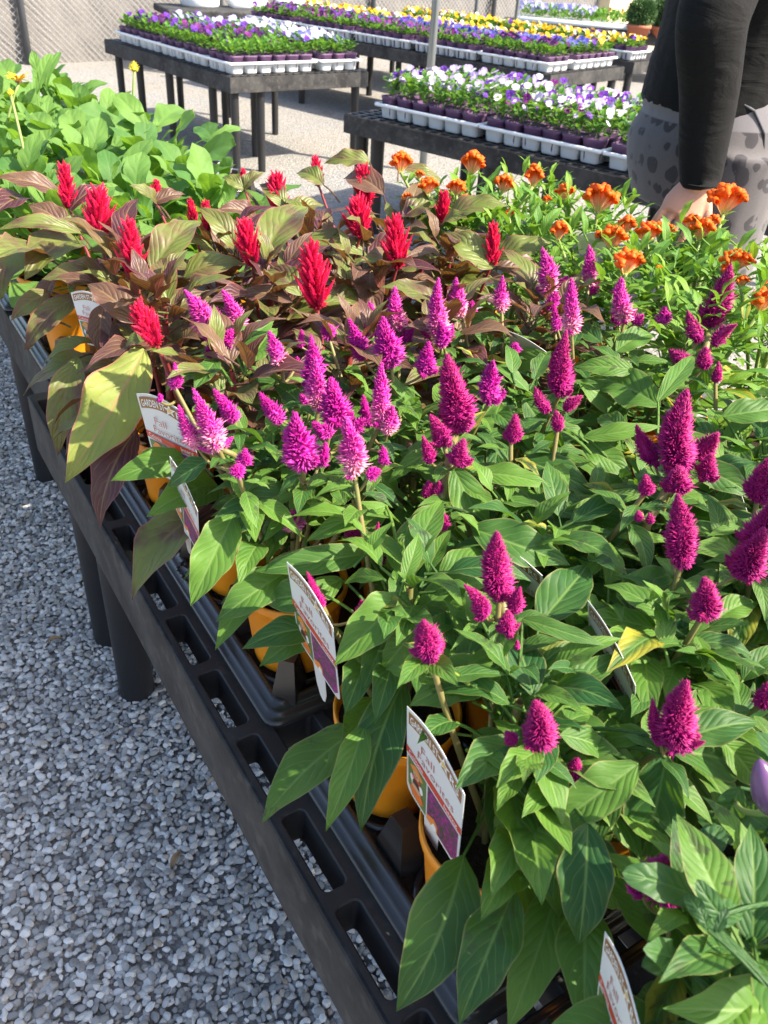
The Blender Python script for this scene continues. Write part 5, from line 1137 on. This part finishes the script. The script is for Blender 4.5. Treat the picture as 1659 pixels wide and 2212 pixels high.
def legs(mb,k,shoe=False):
    for side in(0,1):
        y=YP-.085+.19*side; x=hip[0]+.05+.05*side
        pts=[(x-.02,y,hip[2]+.02),(x-.02,y,.60),(x+.03,y,.42),(x+.0,y,.24),(x-.03,y,.07)]; rr=[(.10,.115),(.092,.10),(.062,.068),(.052,.058),(.034,.036)]
        p_,r_=sm(pts,[(a*k,b*k) for a,b in rr]); loft(mb,p_,r_)
        if shoe: loft(mb,[(x-.06,y,.04),(x,y,.045),(x+.08,y,.035),(x+.15,y,.02)],[(.03,.035),(.04,.045),(.035,.04),(.015,.02)],ref=(0,1,0))
# torso path: pelvis, waist, chest, neck (leaning forward to the right)
sh=Q(1640,-150,YP); 
tor=[hip+[-.0,0,-.10],hip+[-.01,0,.0],(waist+hip)/2,waist,waist*.6+sh*.4,sh*.8+waist*.2,sh]
trr=[(.145,.165),(.168,.175),(.160,.165),(.135,.15),(.13,.16),(.13,.18),(.07,.09)]
def torso(mb,k,a=0,b=7):
    p_,r_=sm(tor[a:b],[(x*k,y*k) for x,y in trr[a:b]]); loft(mb,p_,r_,28)
# arm reaching down, in front of the hip (seen side on)
A_=[Q(1610,-120,YA+.08),Q(1560,-20,YA+.02),Q(1537,60,YA-.02),Q(1532,200,YA),Q(1518,330,YA),Q(1512,402,YA)]
Ar=[(.062,.062),(.070,.066),(.066,.062),(.057,.055),(.048,.046),(.040,.038)]
B_=[sh+[0,.17,-.03],sh+[.09,.19,-.22],sh+[.20,.12,-.40],sh+[.27,.10,-.44]]; Br=[(.055,.055),(.05,.05),(.042,.042),(.03,.028)]
mb=MB(); legs(mb,.93); torso(mb,.95); 
p_,r_=sm(A_,[(a*.86,b*.86) for a,b in Ar]); loft(mb,p_,r_,18); p_,r_=sm(B_,[(a*.86,b*.86) for a,b in Br]); loft(mb,p_,r_,18)
nk=sh+np.array([.03,0,.04]); hd=sh+np.array([.13,-.0,.15]); loft(mb,[sh,nk,nk+[.05,0,.07]],[(.06,.065),(.05,.052),(.05,.05)])
hp=[];hr=[]
for t in np.linspace(0,1,9): hp.append(hd+np.array([.02*math.sin(t*3),0,.115-.22*t])*1.0); hr.append((.094*math.sin(math.pi*(.08+.84*t))**.6,.075*math.sin(math.pi*(.08+.84*t))**.6))
loft(mb,hp,hr,20,ref=(0,1,0)); 
loft(mb,[hd+[.085,0,.02],hd+[.105,0,-.015],hd+[.113,0,-.03],hd+[.095,0,-.042]],[(.008,.006),(.012,.011),(.014,.016),(.008,.012)],10,ref=(0,1,0))   # nose
loft(mb,[hd+[.09,0,-.062],hd+[.096,0,-.068]],[(.007,.022),(.006,.018)],10)
for s_ in(-1,1): loft(mb,[hd+[-.005,s_*.072,.015],hd+[.0,s_*.084,.0],hd+[.0,s_*.076,-.03]],[(.012,.01),(.018,.01),(.01,.008)],10)
# hand: palm, five fingers; the back of the hand faces us
wr=Q(1508,400,YA); kn=Q(1462,468,YA-.02); ax_=nrm(kn-wr); acr=nrm(np.cross(ax_,VIEW(wr))); nv_=np.cross(acr,ax_)
pl=np.linalg.norm(kn-wr)
loft(mb,[wr-ax_*.03,wr,wr+ax_*pl*.35,wr+ax_*pl*.7,wr+ax_*pl*.98],[(.030,.026),(.031,.024),(.040,.020),(.044,.018),(.040,.015)],20,ref=tuple(nv_))
hand=MB()
for k,(off,ln,sp) in enumerate(((-.031,.062,-.10),(-.010,.072,-.02),(.011,.068,.04),(.030,.054,.12))):
    b=wr+ax_*pl*.9+acr*off; d1=nrm(ax_+acr*sp-nv_*.15); d2=nrm(ax_+acr*sp-nv_*.75-np.array([0,0,.1])); d3=nrm(ax_*.6+acr*sp-nv_*1.1)
    q1=b+d1*ln*.42; q2=q1+d2*ln*.33; q3=q2+d3*ln*.25; p_,r_=sm([b-d1*.012,b,q1,q2,q3],[(.0085,.0085),(.0088,.0088),(.0082,.0080),(.0074,.0072),(.0055,.005)],3); loft(mb,p_,r_,12,ref=tuple(acr))
tb_=wr+ax_*pl*.25-acr*.030; d=nrm(ax_*.8-acr*.75-nv_*.2); d2=nrm(ax_*1.0-acr*.25-nv_*.3); p_,r_=sm([tb_+acr*.015,tb_,tb_+d*.034,tb_+d*.034+d2*.028,tb_+d*.034+d2*.045],[(.014,.013),(.0135,.012),(.0105,.0105),(.0095,.009),(.006,.0055)],3); loft(mb,p_,r_,12,ref=tuple(nv_))
body=mb.obj('body',skin.m,person,origin=org); fuse(body,.0034,1,.4)
# face details
eyeM=simple('eye_white',(.8,.8,.78),.2); iris=simple('brown_iris',(.08,.04,.02),.2); hairM=simple('dark_brown_hair',(.05,.03,.02),.5,.4,.4,200,.5)
for s_ in(-1,1):
    for r0,x,mm,nm in((.011,.079,eyeM,'eye'),(.0055,.0875,iris,'iris')):
        e=MB(); c=hd+np.array([x,s_*.031,.008])-np.array(org); lathe(e,tuple(c-[0,0,0]),[(r0*math.sin(a)+1e-5,-r0*math.cos(a)) for a in np.linspace(0,math.pi,8)],12); e.obj(nm,mm,person)
mb=MB(); hp=[hd+np.array([-.012,0,.128]),hd+np.array([-.02,0,.10]),hd+np.array([-.03,0,.05]),hd+np.array([-.045,0,-.02]),hd+np.array([-.06,0,-.08]),hd+np.array([-.07,0,-.16])]; loft(mb,hp,[(.03,.03),(.085,.072),(.092,.086),(.07,.085),(.05,.07),(.02,.03)],20,ref=(0,1,0)); h_=mb.obj('hair',hairM,person,origin=org); fuse(h_,.006)
# trousers: heather grey knit with leopard spots
lm=NT('leopard_print_knit'); tc=lm.obj(); mp=lm.n('ShaderNodeMapping'); lm.l(tc,mp.inputs[0]); mp.inputs['Scale'].default_value=(1.,1.,.82)
def warp(sc,amt):
    nz=lm.n('ShaderNodeTexNoise'); nz.inputs['Scale'].default_value=sc; nz.inputs['Detail'].default_value=2; lm.l(mp.outputs[0],nz.inputs['Vector'])
    a=lm.n('ShaderNodeVectorMath',operation='SUBTRACT'); lm.l(nz.outputs['Color'],a.inputs[0]); a.inputs[1].default_value=(.5,.5,.5)
    b=lm.n('ShaderNodeVectorMath',operation='SCALE'); lm.l(a.outputs[0],b.inputs[0]); b.inputs['Scale'].default_value=amt
    c=lm.n('ShaderNodeVectorMath',operation='ADD'); lm.l(mp.outputs[0],c.inputs[0]); lm.l(b.outputs[0],c.inputs[1]); return c.outputs[0]
wv=warp(26,.022); vo=lm.n('ShaderNodeTexVoronoi'); vo.inputs['Scale'].default_value=25; vo.inputs['Randomness'].default_value=.75; lm.l(wv,vo.inputs['Vector'])
dd=vo.outputs['Distance']; hs=lm.n('ShaderNodeSeparateXYZ'); lm.l(vo.outputs['Color'],hs.inputs[0])
ring=lm.math('MULTIPLY',lm.smooth(dd,.13,.17),lm.math('SUBTRACT',1.,lm.smooth(dd,.38,.43))); gap=lm.smooth(lm.noise(34,2,wv),.33,.40); ring=lm.math('MULTIPLY',ring,gap)
solid=lm.math('MULTIPLY',lm.math('SUBTRACT',1.,lm.smooth(dd,.27,.31)),lm.smooth(hs.outputs[0],.60,.62)); spot=lm.math('MAXIMUM',ring,solid)
hz=lm.noise(380,3); ge=lm.n('ShaderNodeSeparateXYZ'); lm.l(tc,ge.inputs[0])
wz=waist[2]
band=lm.smooth(ge.outputs[2],wz-.062,wz-.058)
base=lm.mix(hz,(.082,.074,.076),(.135,.124,.126)); c=lm.mix(lm.math('MULTIPLY',lm.math('MULTIPLY',spot,.88),lm.math('SUBTRACT',1.,band)),base,(.036,.033,.038)); c=lm.mix(lm.math('MULTIPLY',band,.4),c,(.22,.215,.235))
lm.set(c,.95,.15,sheen=.2); lm.bump(lm.math('ADD',lm.noise(700,2),lm.math('MULTIPLY',band,.5)),.3,.001)
mb=MB(); legs(mb,1.12); torso(mb,1.06,0,4); loft(mb,[waist+[-.005,0,-.05],waist+[0,0,-.0],waist+[.01,0,.03]],[(.152,.165),(.146,.160),(.142,.158)],28); tr=mb.obj('trousers',lm.m,person,origin=org); fuse(tr,.009,4,.5)
# curved pocket seam
pk=simple('pocket_seam_knit',(.10,.10,.11),.9,.1,.2,200); mb=MB(); pts=[]
for (u,v) in ((1590,215),(1630,240),(1652,290),(1650,330),(1625,370),(1595,395)): pts.append(Q(u,v,YP-.165))
pp=[];
for i in range(len(pts)-1):
    for t in(0,.5): pp.append(pts[i]*(1-t)+pts[i+1]*t)
pp.append(pts[-1]); tube(mb,pp,.0028,6); mb.obj('pocket_seam',pk,person,origin=org)
# top
bk=NT('black_knit'); n_=bk.noise(350,3); bk.set(bk.mix(n_,(.004,.004,.0045),(.010,.0098,.0095)),.85,.15,sheen=.03)
mpz=bk.n('ShaderNodeMapping'); bk.l(bk.obj(),mpz.inputs[0]); mpz.inputs['Scale'].default_value=(3,3,8); wr_=bk.noise(2.6,3,mpz.outputs[0],.5,1.5); bk.bump(bk.math('ADD',bk.math('MULTIPLY',wr_,.9),bk.math('MULTIPLY',n_,.05)),.7,.010)
mb=MB(); torso(mb,1.12,3,7); loft(mb,[waist+[-.005,0,-.045],waist+[0,0,.04]],[(.15,.168),(.15,.172)],28); p_,r_=sm(A_,Ar); loft(mb,p_,r_,22)
# folds bunched round the elbow and the cuff
for (u0,v0,u1,v1,rr) in ((1478,18,1600,52,.010),(1482,30,1612,30,.008),(1480,82,1588,92,.004),(1475,396,1558,404,.004)):
    a=Q(u0,v0,YA-.035);b=Q(u1,v1,YA-.035); m_=(a+b)/2-np.array([0,.035,0]); tube(mb,bez(a,m_,b,9),np.array([.2,.8,1,1,1,1,1,.8,.2])*rr,8)
p_,r_=sm(B_[:3],Br[:3]); loft(mb,p_,r_,20); sh_=mb.obj('top',bk.m,person,origin=org); fuse(sh_,.006,3,.5)
mb=MB()
for side in(0,1):
    y=YP-.085+.19*side; x=hip[0]+.05+.05*side; loft(mb,[(x-.09,y,.035),(x-.04,y,.05),(x+.04,y,.045),(x+.12,y,.03),(x+.17,y,.022)],[(.02,.025),(.05,.045),(.045,.045),(.03,.042),(.015,.02)],ref=(0,1,0))
so_=mb.obj('shoes',simple('dark_shoe',(.04,.04,.045),.6),person,origin=org)
